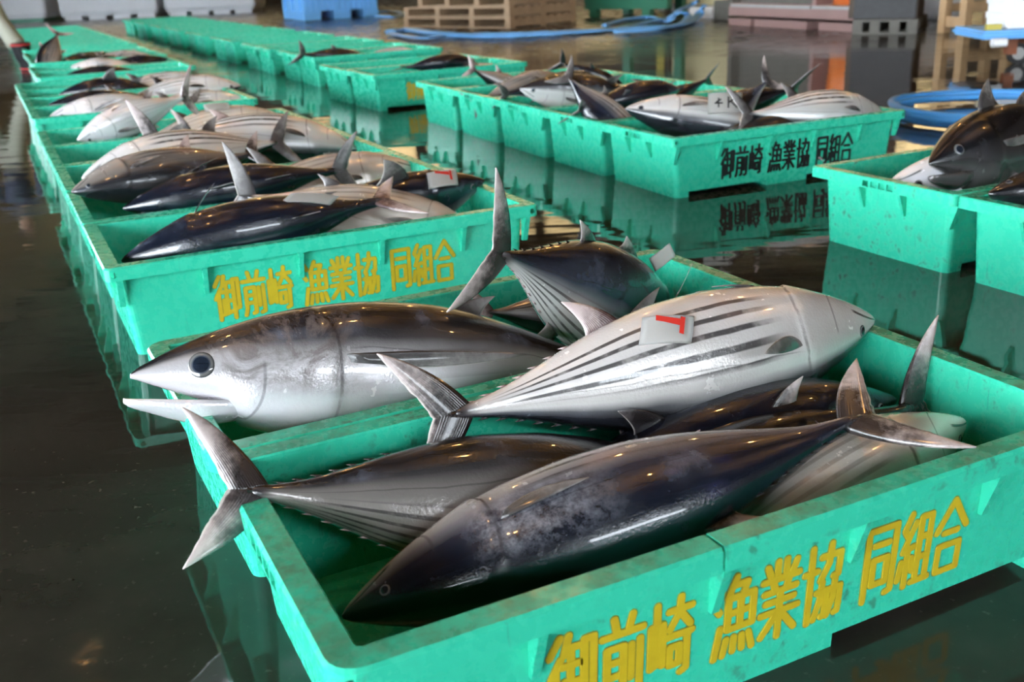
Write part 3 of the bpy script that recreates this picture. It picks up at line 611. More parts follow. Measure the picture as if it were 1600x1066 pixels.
# ---------------------------------------------------------------- fish in the right-hand row
fish('striped skipjack with clear eye, snout over the left rim of the black-lettered crate', (0.478, 4.047, 0.289), (1.187, 4.060, 0.150), (.15,-.72,-.62), 'silver', 'grey', d1=0, res=2, d2=.6, eye=.016, gh=1.05)
fish('skipjack with its dark tail standing up out of the black-lettered crate', (0.690, 3.945, 0.080), (1.069, 4.204, 0.359), (-.7,-.2,.3), 'dark', 'mottled', d1=0, res=2, tail=.95)
fish('striped white skipjack at the right end of the black-lettered crate', (1.562, 4.229, 0.193), (0.918, 3.960, 0.262), (0,-.5,-.86), 'silver', 'grey', d1=0, d2=1.3, res=2)
fish('dark skipjack with white gleam behind the paper marked with a K', (0.638, 4.144, 0.146), (1.252, 4.440, 0.301), (.3,-.5,.6), 'dark', 'grey', d1=0, tail=1.)
fish('brown skipjack low along the lettered side of the black-lettered crate', (1.276, 4.144, 0.202), (0.649, 3.846, 0.105), (.1,-.4,.9), 'grey', 'grey', d1=0, d2=.3)
fish('skipjack plunged head-down with striped belly, tail towards the back, second right-hand crate', (0.607, 4.361, 0.017), (0.274, 4.427, 0.384), (-.9,-.2,.2), 'dark', 'grey', d1=0, res=2, finlets=1, tail=1.1, gh=1.45, gw=1.3)
fish('black skipjack with pale upper edge lying in the second right-hand crate', (0.800, 4.709, 0.276), (0.322, 4.361, 0.251), (.2,-.75,.5), 'dark', 'grey', d1=.0, d2=1.2)
fish('dark blue skipjack at the far right end of the second right-hand crate', (0.564, 4.712, 0.120), (0.967, 4.894, 0.300), (.3,-.5,.7), 'dark', 'grey', d1=.08, tail=1.1)
fish('silver skipjack with its head towards us over the third right-hand crate', (0.089, 4.970, 0.283), (0.767, 5.232, 0.160), (.1,-.35,.9), 'silver', 'grey', d1=0, res=2, eye=.015, gh=1.05)
fish('arched black skipjack in the third right-hand crate, behind the silver head', (0.516, 5.229, 0.280), (0.012, 5.045, 0.249), (.2,-.6,.75), 'dark', 'grey', d1=.04, tail=1.)
fish('brown-sided skipjack lying in the fourth right-hand crate with dark eye', (0.319, 5.656, 0.269), (-0.135, 5.407, 0.170), (.15,-.6,-.7), 'grey', 'grey', d1=0, d2=.6)
fish('dark blue skipjack with crossed tail at the back of the fourth right-hand crate', (0.725, 5.861, 0.120), (0.331, 5.771, 0.322), (.4,-.4,.7), 'dark', 'black', d1=0, tail=1.1)
fish('blunt dark skipjack tail-up in the far right-hand crate', (0.228, 6.087, 0.070), (-0.160, 5.869, 0.304), (-.8,-.5,.2), 'grey', 'pink', d1=.02, tail=.8)
# ---------------------------------------------------------------- fish in the other crates
fish('black tuna with parted jaws in the slotted crate at the right edge', (1.153, 2.772, 0.276), (1.835, 3.297, 0.261), (-.25,.2,.95), 'black', 'grey', gh=1.15, gw=1.1, d1=.10, res=2, om=True, eye=.019, eyex=.10, pecs=.15, cat='fish')
fish('white-bellied fish underneath the black tuna at the right edge', (1.090, 2.875, 0.208), (1.901, 3.131, 0.081), (.1,-.5,-.86), 'white', 'grey', d1=0, res=2)
fish('black fish seen at the cut-off crate on the right edge', (1.202, 2.516, 0.245), (1.858, 2.749, 0.176), BACK, 'black', 'grey', d1=0, res=2)
fish('dark skipjack lying across the middle crate beside the yellow character', (-0.166, 7.147, 0.243), (-0.633, 6.875, 0.237), BACK, 'dark', 'grey', d1=.07)
fish('pale round-bellied skipjack with tail over the rim of the middle crate', (-0.181, 7.330, 0.120), (-0.162, 6.980, 0.244), (.4,-.5,-.8), 'pale', 'grey', d1=0, tail=.8)
fish('bluish skipjack at the right end of the middle crate', (0.062, 7.162, 0.160), (-0.438, 7.154, 0.151), (.2,-.6,-.6), 'white', 'black', d1=0)
fish('small dark skipjack tail on the rim of the far middle block', (-1.016, 8.764, 0.100), (-1.538, 8.292, 0.255), (.2,-.5,.8), 'dark', 'grey', d1=0)
fish('white skipjack at the right end of the far middle block', (-0.637, 8.923, 0.170), (-1.250, 8.590, 0.110), (.2,-.6,-.6), 'white', 'black', d1=.06)

# ---------------------------------------------------------------- paper tags
M_PAPER = flat('damp_paper', (.66, .64, .61), .5, amount=.08); M_RED = flat('red_print', (.60, .03, .02), .5); M_PEN = flat('black_marker', (.02, .02, .02), .5)
def ribbon(bm, pts, nrm, wd, mi=0):
    pts = [Vector(p) for p in pts]; nrm = Vector(nrm).normalized()
    for a, b in zip(pts, pts[1:]):
        d = (b-a).normalized(); s = d.cross(nrm)*wd/2; e = d*wd*.3
        f = bm.faces.new([bm.verts.new(q) for q in (a-s-e, b-s+e, b+s+e, a+s-e)]); f.material_index = mi
def paper(label, c, uu, vv, curl=.01, marks=None, name='paper_tag'):
    # c centre, uu / vv half-axes in the world; the sheet sags along uu
    c, uu, vv = Vector(c), Vector(uu), Vector(vv); n = uu.cross(vv).normalized()
    bm = bmesh.new(); N = 8; g = []
    P = lambda a, b, lift=0: c + uu*a + vv*b - n*(curl*(a*a + .3*b*b)) + n*lift
    for i in range(N+1): g.append([bm.verts.new(P(-1+2*i/N, -1+2*j/N)) for j in range(N+1)])
    for i in range(N):
        for j in range(N): bm.faces.new((g[i][j], g[i+1][j], g[i+1][j+1], g[i][j+1]))
    bmesh.ops.solidify(bm, geom=bm.faces[:], thickness=.0006)
    o = link(name, bm_mesh(bm, name, True), M_PAPER); tag(o, label, 'paper tag', 'paper tags on the fish')
    if marks:
        bm = bmesh.new()
        for wd, pl in marks[1]: ribbon(bm, [P(a, b, .0016) for a, b in pl], n, wd)
        link('printed_mark', bm_mesh(bm, 'printed_mark', recalc=False), marks[0], o)
    return o
RED = (M_RED, [(.007, [(.52, -.30), (.52, .75)]), (.009, [(-.45, .80), (.36, .50)]), (.006, [(-.2, .62), (.38, .34)])])
KMK = (M_PEN, [(.006, [(-.55, .05), (-.30, .30)]), (.006, [(-.42, .42), (-.42, -.42)]), (.006, [(-.62, -.05), (-.2, -.05)]), (.007, [(.15, .5), (.15, -.5)]), (.007, [(.62, .48), (.18, .0)]), (.007, [(.28, .1), (.68, -.5)])])
paper('white paper tag with red print on the belly of the silver fish', (0.2274, 1.4071, 0.3235), (0.0400, 0.0100, -0.0040), (0.0050, 0.0180, 0.0150), 0.005, RED)
paper('white paper tag with red print on the black fish of the front left crate', (-0.1723, 2.8835, 0.2757), (0.0400, 0.0300, -0.0020), (-0.0040, 0.0260, 0.0180), 0.006, RED)
paper('blank white paper tag on the dark back of the front left-row fish', (-0.4828, 2.5387, 0.3073), (0.0550, 0.0260, -0.0120), (0.0100, 0.0200, 0.0070), 0.006, None)
paper('white paper corner sticking up behind the blue-black fish', (0.3091, 1.9881, 0.2675), (0.0220, 0.0090, 0.0130), (-0.0060, 0.0030, 0.0130), 0.003, None)
paper('white paper slip marked with a letter K on the fish by the lettered crate', (0.8536, 3.9860, 0.3048), (0.0700, 0.0220, -0.0040), (0.0040, 0.0220, 0.0360), 0.005, KMK)
paper('white paper scrap on the striped fish at the right of the left row', (-1.2992, 4.8060, 0.2835), (0.0550, 0.0120, 0.0010), (-0.0150, 0.0400, 0.0100), 0.004, None)

# ---------------------------------------------------------------- things in the background
M_GREYBIN = flat('grey_bin_plastic', (.50, .51, .53), .5, scale=3, amount=.1); M_DKGREEN = flat('dark_green_steel', (.03, .17, .10), .45, scale=4); M_BLUE = flat('blue_plastic', (.15, .43, .83), .4, scale=3, amount=.12)
M_HOSE = flat('blue_hose_rubber', (.06, .30, .68), .38, scale=3, amount=.1); M_WOOD = flat('pallet_wood', (.32, .21, .12), .65, scale=9, amount=.4); M_OLDWOOD = flat('dark_pallet_wood', (.075, .052, .035), .7, scale=9, amount=.45)
M_MAUVE = flat('mauve_painted_steel', (.27, .16, .145), .5, scale=4, amount=.15); M_STEEL = flat('grey_steel', (.32, .32, .31), .4, scale=8); M_BLACK = flat('black_rubber', (.012, .012, .013), .5)
M_ORANGE = flat('orange_plastic', (.75, .20, .05), .4); M_WHITE = flat('white_foam', (.78, .79, .80), .6, amount=.06); M_CRM = flat('cream_panel', (.70, .62, .38), .5, scale=2, amount=.1); M_YELP = flat('yellow_panel', (.55, .46, .10), .5)
M_SLATE = flat('slate_board', (.022, .023, .026), .6, scale=14, amount=.6); M_GREYWOOD = flat('grey_wood', (.11, .105, .09), .7, scale=10, amount=.4); M_LUMBER = flat('planed_lumber', (.42, .27, .14), .6, scale=8, amount=.3)
def frame_from(a, b):                       # local frame: x from a to b on the floor, y pointing away
    a = Vector(a); b = Vector(b); d = b-a; return a, d.length, math.atan2(d.y, d.x)
# insulated bins along the back
def grey_bin(a, b, label, strip=None):
    a, L, rz = frame_from(a, b); t = thing('insulated_bin', label, 'bin', a, rz, 'grey bins along the back')
    bm = bmesh.new(); loft(bm, [[(x, y, z) for x, y in rrect(i, L-i, i, 1.3-i, .08)] for i, z in ((.04, .09), (0, .2), (0, 1.15), (.03, 1.2))], True, False)
    loft(bm, [[(x, y, z) for x, y in rrect(i, L-i, i, 1.3-i, .06)] for i, z in ((.03, 1.2), (.09, 1.2), (.11, .26))], False, True)
    link('bin_body', bm_mesh(bm, 'bin_body'), M_GREYBIN, t)
    n = 4
    for k in range(n):
        x = .12 + k*(L-.24-.42)/(n-1); bm = bmesh.new(); box(bm, x, x+.42, .06, 1.24, 0, .09); link('foot', bm_mesh(bm, 'foot'), strip or M_GREYBIN, t)
    bm = bmesh.new()
    for x in (.46, .54): box(bm, L*x, L*x+.05, -.012, 0, .62, .82)
    link('printed_mark', bm_mesh(bm, 'printed_mark'), M_STEEL, t)
    return t
grey_bin((-13.0,27,0), (-11.2,27,0), 'grey bin with green feet behind the person at the far left', M_DKGREEN)
grey_bin((-10.9,27,0), (-8.43,27,0), 'middle grey bin of the three along the back')
grey_bin((-8.28,27,0), (-6.0,27,0), 'grey bin just left of the blue crate stack')
bm = bmesh.new(); box(bm, 0, .10, 0, .3, 0, 1.3); o = link('steel_post', bm_mesh(bm, 'steel_post'), flat('navy_paint', (.02, .06, .16), .5)); o.location = (-11.713, 31.053, -0.000); tag(o, 'dark blue post between the two left grey bins', 'post')
bm = bmesh.new(); bmesh.ops.create_uvsphere(bm, u_segments=16, v_segments=10, radius=.12); o = link('white_float', bm_mesh(bm, 'white_float', True), flat('white_plastic', (.8, .8, .8), .4)); o.location = (-11.192, 29.749, 0.000); o.location.z = .12; tag(o, 'round white float at the foot of the dark blue post', 'float')
# blue slatted crate
def blue_box(a, b, c):
    a, L, rz = frame_from(a, b); D = (Vector(c)-a).length; t = thing('pallet_box', 'big light blue ribbed pallet box standing on the wet floor', 'pallet box', a, rz)
    bm = bmesh.new(); H = 1.05
    box(bm, 0, L, 0, .03, .16, H); box(bm, 0, L, D-.03, D, .16, H); box(bm, 0, .03, .03, D-.03, .16, H); box(bm, L-.03, L, .03, D-.03, .16, H); box(bm, .03, L-.03, .03, D-.03, .16, .20)
    link('box_body', bm_mesh(bm, 'box_body'), M_BLUE, t)
    n = 13
    for k in range(n):
        x = .02 + k*(L-.10)/(n-1); bm = bmesh.new(); box(bm, x, x+.06, -.035, 0, .16, H-.03); link('rib', bm_mesh(bm, 'rib'), M_BLUE, t)
    for y in (.1, .45, .8): bm = bmesh.new(); box(bm, -.035, 0, D*y, D*y+.08, .16, H-.03); link('rib', bm_mesh(bm, 'rib'), M_BLUE, t)
    bm = bmesh.new(); box(bm, -.04, L+.03, -.05, -.03, .44, .49); box(bm, -.04, L+.03, -.05, 0, H-.05, H); box(bm, -.05, -.03, -.03, D, .44, .49); box(bm, -.05, 0, -.03, D, H-.05, H); link('rim', bm_mesh(bm, 'rim'), M_BLUE, t)
    for x0, x1 in ((0, .22), (.40, .62), (.80, 1.)): bm = bmesh.new(); box(bm, L*x0, L*x1, -.02, D, 0, .16); link('foot', bm_mesh(bm, 'foot'), M_BLUE, t)
blue_box((-3.711, 20.773, 0.000), (-2.356, 21.353, 0.000), (-4.630, 22.396, 0.000))
# pallets
def pallet(a, L, rz, D, z, mat, label, group, boards=7):
    t = thing('wooden_pallet', label, 'pallet', (a[0], a[1], z), rz, group); h = .145
    for x in (0, L/3-.04, L*2/3-.06, L-.10): bm = bmesh.new(); box(bm, x, x+.10, 0, D, .022, h-.022); link('stringer', bm_mesh(bm, 'stringer'), mat, t)
    for k in range(boards):
        y = k*(D-.11)/(boards-1); bm = bmesh.new(); box(bm, 0, L, y, y+.11, h-.022, h); link('deck_board', bm_mesh(bm, 'deck_board'), mat, t)
    for k in range(3):
        y = k*(D-.11)/2; bm = bmesh.new(); box(bm, 0, L, y, y+.11, 0, .022); link('deck_board', bm_mesh(bm, 'deck_board'), mat, t)
CO = Vector((0.167, 15.131, 0.000)); L, D, rz = 2.3, 1.42, math.radians(-45); a = CO - Vector((math.cos(rz), math.sin(rz), 0))*L
PN = ['bottom pallet', 'second pallet from the floor', 'third pallet from the floor', 'fourth pallet from the floor', 'fifth pallet from the floor', 'top pallet']
for k in range(6):
    dx = (0, .02, .36, .34, .36, .33)[k]; c, s = math.cos(rz), math.sin(rz)
    pallet((a.x+dx*c, a.y+dx*s), L-dx, rz, D, k*.147, M_WOOD, PN[k] + ' in the wooden pallet stack behind the blue hose', 'wooden pallets in a stack', 9)
# green steel rack
a, L, rz = frame_from((1.471, 17.294, -0.000), (2.306, 16.498, 0.000)); t = thing('steel_rack', 'dark green steel rack with a heavy beam right of the dark pallets', 'rack', a, rz)
bm = bmesh.new(); box(bm, -.1, L+.35, 0, .12, .12, .42); link('beam', bm_mesh(bm, 'beam'), M_DKGREEN, t)
bm = bmesh.new(); box(bm, -.1, L+.35, 0, 1., .42, .48); link('deck', bm_mesh(bm, 'deck'), M_DKGREEN, t)
for x in (0, L-.12):
    for y in (0, .88): bm = bmesh.new(); box(bm, x, x+.14, y, y+.12, 0, 2.0 if y else .12); link('leg', bm_mesh(bm, 'leg'), M_DKGREEN, t)
bm = bmesh.new(); box(bm, 0, L, .84, .9, 1.0, 1.9); link('back_sheet', bm_mesh(bm, 'back_sheet'), M_DKGREEN, t)
# cream partition with yellow edge
a, L, rz = frame_from((2.817, 18.364, 0.000), (3.529, 15.945, 0.000)); t = thing('partition_panel', 'cream panel with a yellow edge strip standing left of the mauve machine', 'panel', (a.x, a.y+.4, 0), rz)
bm = bmesh.new(); box(bm, 0, L+.6, 0, .08, .12, 2.2); link('sheet', bm_mesh(bm, 'sheet'), M_CRM, t)
bm = bmesh.new(); box(bm, -.02, .26, -.04, 0, .12, 2.2); link('edge_strip', bm_mesh(bm, 'edge_strip'), M_YELP, t)
bm = bmesh.new(); box(bm, .34, .52, -.06, .0, .0, 2.2); link('post', bm_mesh(bm, 'post'), M_OLDWOOD, t)
bm = bmesh.new(); box(bm, 0, L+.6, -.03, .11, 0, .12); link('base_rail', bm_mesh(bm, 'base_rail'), M_STEEL, t)
def blk(name, a, b, D, z0, z1, mat, label, cat):
    a, L, rz = frame_from(a, b); bm = bmesh.new(); box(bm, 0, L, 0, D, 0, z1-z0); bmesh.ops.bevel(bm, geom=bm.edges[:], offset=.015, segments=2, affect='EDGES')
    o = link(name, bm_mesh(bm, name), mat); o.location = (a.x, a.y, z0); o.rotation_euler = (0, 0, rz); return tag(o, label, cat)
blk('foam_block', (2.805, 15.819, 0.000), (3.066, 15.377, 0.000), .3, 0, .15, M_WHITE, 'low white foam block in front of the cream panel', 'block')
blk('concrete_block', (3.010, 15.051, 0.000), (3.166, 14.730, 0.000), .3, 0, .26, M_GREYWOOD, 'squat grey-brown block against the side of the mauve machine', 'block')
# mauve machine
a, L, rz = frame_from((2.950, 13.756, 0.000), (3.844, 11.525, 0.000)); t = thing('sorting_machine', 'mauve steel machine on a base with two fork pockets', 'machine', a, rz)
bm = bmesh.new()
for x0, x1 in ((0, .20), (.23, .655), (.745, 1)): box(bm, L*x0, L*x1, 0, .7, 0, .085)
box(bm, 0, L, 0, .7, .12, .27); link('base_frame', bm_mesh(bm, 'base_frame'), M_MAUVE, t)
bm = bmesh.new(); box(bm, L*.035, L*.69, -.03, .12, .225, .26); link('ledge', bm_mesh(bm, 'ledge'), M_STEEL, t)
bm = bmesh.new(); box(bm, L*.70, L*.97, -.03, .12, .23, .26); link('ledge', bm_mesh(bm, 'ledge'), M_STEEL, t)
bm = bmesh.new(); box(bm, 0, L*.69, .12, .7, .225, 1.45); box(bm, 0, L*.035, 0, .12, .225, 1.45); link('housing', bm_mesh(bm, 'housing'), M_GREYWOOD, t)
bm = bmesh.new(); box(bm, L*.69, L*.715, 0, .7, .26, 1.45); box(bm, L*.965, L, 0, .7, .225, 1.45); box(bm, L*.69, L, .55, .7, .225, 1.45); box(bm, 0, L, 0, .7, 1.45, 1.6); link('cabinet_frame', bm_mesh(bm, 'cabinet_frame'), M_MAUVE, t)
bm = bmesh.new(); cyl(bm, (L*.83, .35, .26), (L*.83, .35, .95), .26, .30, 24); o = link('drum', bm_mesh(bm, 'drum', True), M_ORANGE); o.location = a; o.rotation_euler = (0, 0, rz); tag(o, 'orange drum inside the bay of the mauve machine', 'drum')
bm = bmesh.new(); box(bm, 0, .10, 0, .3, 0, .7); o = link('blue_canister', bm_mesh(bm, 'blue_canister'), M_BLUE); o.location = a + Vector((math.cos(rz)*L*.925 - math.sin(rz)*.1, math.sin(rz)*L*.925 + math.cos(rz)*.1, .26)); o.rotation_euler = (0, 0, rz); tag(o, 'blue canister beside the orange drum', 'canister')
# slate board on a grey pallet
a, L, rz = frame_from((3.713, 11.229, -0.000), (4.279, 10.932, 0.000)); pallet((a.x, a.y), L, rz, .9, 0, M_GREYWOOD, 'grey wooden pallet on the floor under the dark slate board', None, 6)
bm = bmesh.new(); box(bm, 0, .62, 0, .05, .0, .95); o = link('slate_board', bm_mesh(bm, 'slate_board'), M_SLATE); o.location = (a.x+.04, a.y+.12, .15); o.rotation_euler = (math.radians(-8), 0, rz); tag(o, 'dark scuffed board leaning upright on the grey pallet', 'board')
bm = bmesh.new(); box(bm, 0, .70, 0, .5, 0, 1.0); o = link('dark_cabinet', bm_mesh(bm, 'dark_cabinet'), M_OLDWOOD); o.location = (a.x+.05, a.y+.30, .147); o.rotation_euler = (0, 0, rz); tag(o, 'dark brown cabinet standing behind the scuffed board', 'cabinet')
# sacks behind
bm = bmesh.new(); loft(bm, [[(x, y, z) for x, y in rrect(-.45+i, .45-i, -.3+i, .3-i, .12)] for i, z in ((.08, 0), (0, .06), (.0, .30), (.08, .52), (.25, .62))]); o = link('grey_sack', bm_mesh(bm, 'grey_sack', True), M_GREYBIN); o.location = (5.253, 13.177, 0.000); tag(o, 'pale grey sack slumped between the board and the wooden trestle', 'sack')
# trestle
a, L, rz = frame_from((4.509, 10.981, 0.000), (4.641, 10.672, 0.000)); t = thing('wooden_trestle', 'wooden trestle of raw lumber standing at the back right', 'trestle', a, rz)
for x, y in ((0, 0), (L-.07, 0), (0, .62), (L-.07, .62)): bm = bmesh.new(); box(bm, x, x+.085, y, y+.09, 0, .72); link('leg', bm_mesh(bm, 'leg'), M_LUMBER, t)
for z, m_ in ((.06, M_LUMBER), (.52, M_LUMBER)):
    for y in (0, .62): bm = bmesh.new(); box(bm, .085, L-.07, y+.02, y+.06, z, z+.10); link('rail', bm_mesh(bm, 'rail'), m_, t)
for x in (.02, L-.06): bm = bmesh.new(); box(bm, x, x+.04, .09, .62, .20, .28); link('rail', bm_mesh(bm, 'rail'), M_LUMBER, t)
bm = bmesh.new(); box(bm, -.12, L+.35, -.05, .76, .72, .77); link('top', bm_mesh(bm, 'top'), M_LUMBER, t)
# flat cart and foam boxes
a = Vector((3.475, 7.655, 0.000)); rz = math.radians(-4); t = thing('platform_cart', 'blue flat cart on black rubber wheels at the right edge', 'cart', a, rz)
bm = bmesh.new(); box(bm, 0, 1.7, 0, .65, .185, .245); bmesh.ops.bevel(bm, geom=bm.edges[:], offset=.02, segments=3, affect='EDGES'); link('deck', bm_mesh(bm, 'deck'), M_BLUE, t)
for x, y in ((.30, .10), (1.45, .10), (.56, .55), (1.45, .55)):
    bm = bmesh.new(); cyl(bm, (x, y-.02, .075), (x, y+.02, .075), .075, n=24); q = link('wheel', bm_mesh(bm, 'wheel'), M_BLACK, t)
    bm = bmesh.new(); cyl(bm, (x, y-.024, .075), (x, y+.024, .075), .045, n=20); link('hub', bm_mesh(bm, 'hub'), M_STEEL, q)
    bm = bmesh.new(); box(bm, x-.09, x-.02, y-.035, y-.025, .07, .19); box(bm, x-.09, x-.02, y+.025, y+.035, .07, .19); link('fork', bm_mesh(bm, 'fork'), flat('rusty_steel', (.22, .07, .03), .6) if 'rusty_steel' not in bpy.data.materials else bpy.data.materials['rusty_steel'], t)
bm = bmesh.new(); cyl(bm, (.06, -.03, .165), (.16, -.03, .165), .03, n=12); link('bumper', bm_mesh(bm, 'bumper'), M_WHITE, t)
for k, lb in enumerate(('lower white foam box on the blue cart', 'upper white foam box on the blue cart')):
    bm = bmesh.new(); z = .247 + k*.105; loft(bm, [[(x, y, q) for x, y in rrect(.20+i, .85-i, .12+i, .55-i, .03)] for i, q in ((.01, z), (.01, z+.06), (0, z+.06), (0, z+.104))]); o = link('foam_box', bm_mesh(bm, 'foam_box'), M_WHITE); o.location = a; o.rotation_euler = (0, 0, rz); tag(o, lb, 'foam box', 'foam boxes on the cart')
bm = bmesh.new(); box(bm, .06, .16, .08, .14, .246, .285); o = link('yellow_clip', bm_mesh(bm, 'yellow_clip'), M_YELP); o.location = a; o.rotation_euler = (0, 0, rz); tag(o, 'small yellow clip lying on the corner of the blue cart', 'clip')
# hoses
c = Vector((2.528, 5.288, 0.000)); bm = bmesh.new(); pts = []
for k in range(150):
    t_ = k/150*2*math.pi*2.6; rr = .50 + .012*math.sin(t_*1.7) + .03*(k/150); pts.append((c.x + rr*math.cos(t_+2.2), c.y + rr*1.0*math.sin(t_+2.2), .024 + .040*k/150*1.3 + .004*math.sin(t_*3)))
tube(bm, pts, .019, 10); o = link('coiled_hose', bm_mesh(bm, 'coiled_hose', True), M_HOSE); tag(o, 'blue hose coiled in a ring on the floor at the right', 'hose')
def hose(px, r, label, flatn=.35, n=8):
    if isinstance(r, list): r = (r + [r[-1]]*200)[:(len(px)-1)*n+1]
    bm = bmesh.new(); tube(bm, spline(px, n), r, 10, flatn); o = link('flat_hose', bm_mesh(bm, 'flat_hose', True), M_BLUE); tag(o, label, 'hose', 'blue hoses on the floor')
hose([(-1.534, 15.036, 0.030), (-1.259, 15.289, 0.030), (-0.742, 14.030, 0.030), (-0.151, 13.475, 0.030), (0.644, 13.293, 0.030), (1.199, 13.281, 0.030), (1.769, 13.397, 0.030), (2.278, 13.573, 0.030), (2.755, 14.939, 0.050), (2.888, 15.093, 0.200)], [.05]+[.10]*18+[.075]*54, 'long flat blue hose stretched across the floor in front of the pallets')
hose([(-1.451, 14.455, 0.035), (-0.936, 13.189, 0.035), (-0.634, 13.475, 0.035), (0.008, 12.905, 0.035), (0.783, 12.976, 0.035), (1.437, 13.283, 0.035), (1.981, 14.354, 0.035), (2.351, 15.082, 0.035), (2.484, 14.710, 0.130), (2.605, 14.746, 0.090), (2.384, 13.908, 0.040), (1.953, 13.021, 0.035), (1.383, 12.792, 0.035)], .055, 'second blue hose looping back beside the long one', .4)
hose([(1.409, 14.285, 0.030), (1.815, 15.491, 0.030), (2.239, 15.883, 0.030), (2.330, 14.665, 0.030), (2.489, 14.951, 0.137), (2.770, 15.539, 0.190), (2.870, 15.484, 0.240)], .034, 'thin blue rope of hose looped by the cream panel', .7)
hose([(-2.592, 22.822, 0.030), (-2.221, 22.752, 0.030), (-1.814, 21.097, 0.030), (-2.001, 20.185, 0.030), (-2.328, 20.770, 0.030)], .05, 'short blue hose curl beside the blue pallet box', .5)
# ---------------------------------------------------------------- person at the far left
M_TROUSER = flat('pale_oilskin', (.30, .30, .235), .6, scale=5, amount=.2); M_BOOT = flat('black_boot_rubber', (.010, .010, .012), .6, Specular_IOR_Level=.2); M_BOOTRED = flat('red_trim', (.42, .03, .03), .5); M_SKINP = flat('person_skin', (.45, .26, .18), .5); M_HAIR = flat('dark_hair', (.015, .012, .01), .5); M_SHIRT = flat('navy_jacket', (.03, .04, .08), .7)
def skinned(name, V, E, mat, parent, sub=2, root=0):
    me = bpy.data.meshes.new(name); me.from_pydata([v[0] for v in V], E, []); o = link(name, me, mat, parent)
    md = o.modifiers.new('skin', 'SKIN'); md.use_smooth_shade = True
    for i, v in enumerate(V):
        r = v[1]; me.skin_vertices[0].data[i].radius = (r, r) if not isinstance(r, tuple) else r; me.skin_vertices[0].data[i].use_root = (i == root)
    s = o.modifiers.new('sub', 'SUBSURF'); s.levels = sub; s.render_levels = sub; return o
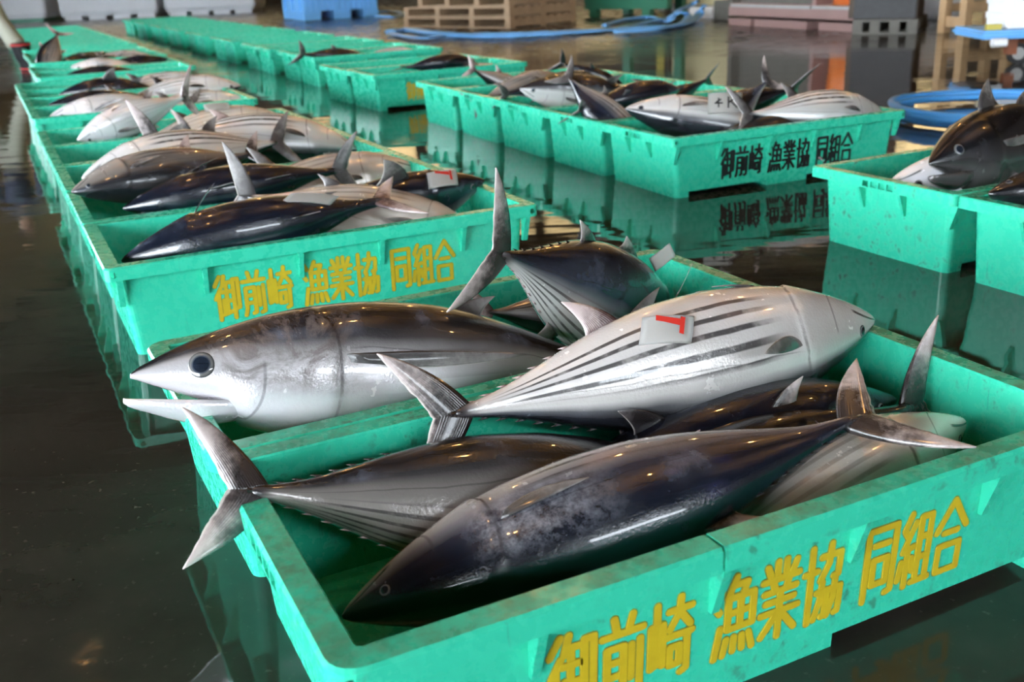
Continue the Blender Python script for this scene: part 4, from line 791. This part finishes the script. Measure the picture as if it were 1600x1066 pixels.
def person():
    b0 = Vector((-5.017, 11.318, 0.000)); r = thing('person', 'person in pale oilskin trousers and black red-trimmed rubber boots, at the far left', 'person', b0)
    # local frame: +x to the right of the picture, +y away; standing leg near the crates
    A1 = Vector((0, 0, .10)); K1 = Vector((-.20, .06, .50)); HIP = Vector((-.42, .14, .88)); A2 = Vector((-.72, .26, .10)); K2 = Vector((-.60, .16, .50))
    V = [((HIP.x, HIP.y, HIP.z+.04), (.17, .12)), ((HIP.x+.09, HIP.y, HIP.z-.06), .105), (tuple(K1), .088), ((-.075, .02, .30), .098), ((-.03, .0, .235), .108), ((HIP.x-.10, HIP.y, HIP.z-.06), .105), (tuple(K2), .085), ((-.67, .22, .28), .09), ((-.69, .23, .23), .10), ((HIP.x, HIP.y, HIP.z+.20), (.165, .115))]
    skinned('trousers', V, [(0,1),(1,2),(2,3),(3,4),(0,5),(5,6),(6,7),(7,8),(0,9)], M_TROUSER, r)
    S = Vector((HIP.x+.05, HIP.y-.03, HIP.z+.58))
    V = [((HIP.x, HIP.y, HIP.z+.16), (.16, .11)), ((HIP.x+.02, HIP.y-.01, HIP.z+.38), (.175, .115)), (tuple(S), (.15, .10)), ((S.x, S.y, S.z+.09), .055), ((S.x+.19, S.y, S.z-.02), .062), ((S.x+.28, S.y-.08, S.z-.30), .048), ((S.x+.34, S.y-.28, S.z-.46), .038), ((S.x-.19, S.y, S.z-.02), .062), ((S.x-.26, S.y-.04, S.z-.30), .048), ((S.x-.24, S.y-.14, S.z-.54), .038)]
    skinned('jacket', V, [(0,1),(1,2),(2,3),(2,4),(4,5),(5,6),(2,7),(7,8),(8,9)], M_SHIRT, r)
    bm = bmesh.new(); bmesh.ops.create_uvsphere(bm, u_segments=24, v_segments=16, radius=1.0)
    hc = Vector((S.x+.01, S.y-.03, S.z+.22))
    for v in bm.verts:
        x, y, z = v.co; f = 1 - .22*max(0, -z)
        v.co = Vector((x*.078*f, y*.098*f - (.018 if (abs(x) < .18 and y < -.8 and abs(z+.1) < .25) else 0), z*.118)) + hc
    link('head', bm_mesh(bm, 'head', True), M_SKINP, r)
    bm = bmesh.new(); bmesh.ops.create_uvsphere(bm, u_segments=24, v_segments=16, radius=1.0)
    bmesh.ops.delete(bm, geom=[v for v in bm.verts if v.co.z < -.15 or (v.co.y < -.45 and v.co.z < .55)], context='VERTS')
    for v in bm.verts: v.co = Vector((v.co.x*.086, v.co.y*.106, v.co.z*.126)) + hc
    link('hair', bm_mesh(bm, 'hair', True), M_HAIR, r)
    for hp, dx in ((Vector((S.x+.35, S.y-.31, S.z-.48)), .5), (Vector((S.x-.24, S.y-.16, S.z-.57)), 0)):
        V = [(tuple(hp), (.036, .02)), (tuple(hp+Vector((.02*dx, -.03, -.07))), (.038, .018))]; E = [(0, 1)]
        for k in range(4):
            q = hp + Vector((-.027+.018*k, -.035, -.085)); i = len(V)
            V += [(tuple(q), .010), (tuple(q+Vector((.002, -.012, -.035-.004*(k in (1, 2))))), .009), (tuple(q+Vector((.002, -.004, -.062-.006*(k in (1, 2))))), .008)]; E += [(1, i), (i, i+1), (i+1, i+2)]
        i = len(V); V += [(tuple(hp+Vector((.042, -.02, -.03))), .011), (tuple(hp+Vector((.056, -.03, -.065))), .009)]; E += [(0, i), (i, i+1)]
        skinned('hand', V, E, M_SKINP, r, 1)
    for A, rot in ((A1, .9), (A2, .2)):
        c, s = math.cos(rot-math.pi/2), math.sin(rot-math.pi/2)
        bm = bmesh.new(); loops = []
        for z, hw, fr, bk in ((0, .048, .20, .07), (.03, .052, .21, .075), (.07, .050, .15, .07), (.11, .075, .09, .085), (.17, .088, .09, .09), (.25, .096, .096, .096), (.285, .098, .098, .098)):
            lean = (z-.10)*.12 if A is A1 else (z-.10)*-.1
            loops.append([(A.x - lean*.6 + c*u - s*v_, A.y + s*u + c*v_, z) for u, v_ in [((fr if math.cos(q) > 0 else bk)*math.cos(q), hw*math.sin(q)) for q in [2*math.pi*k/20 for k in range(20)]]])
        loft(bm, loops); bt = link('boot', bm_mesh(bm, 'boot', True), M_BOOT, r)
        bm = bmesh.new(); lean = .018 if A is A1 else -.016
        ring = [(A.x - .6*lean + .098*math.cos(2*math.pi*k/24), A.y + .098*math.sin(2*math.pi*k/24), .262) for k in range(24)]; tube(bm, ring, .009, 6, 1.4, True); link('trim', bm_mesh(bm, 'trim', True), M_BOOTRED, bt)
        bm = bmesh.new(); loft(bm, [[(A.x + (c*u - s*v_), A.y + (s*u + c*v_), z) for u, v_ in [((.205 if math.cos(q) > 0 else .078)*math.cos(q), .055*math.sin(q)) for q in [2*math.pi*k/20 for k in range(20)]]] for z in (.012, .026)]); link('sole_stripe', bm_mesh(bm, 'sole_stripe'), M_BOOTRED, bt)
person()
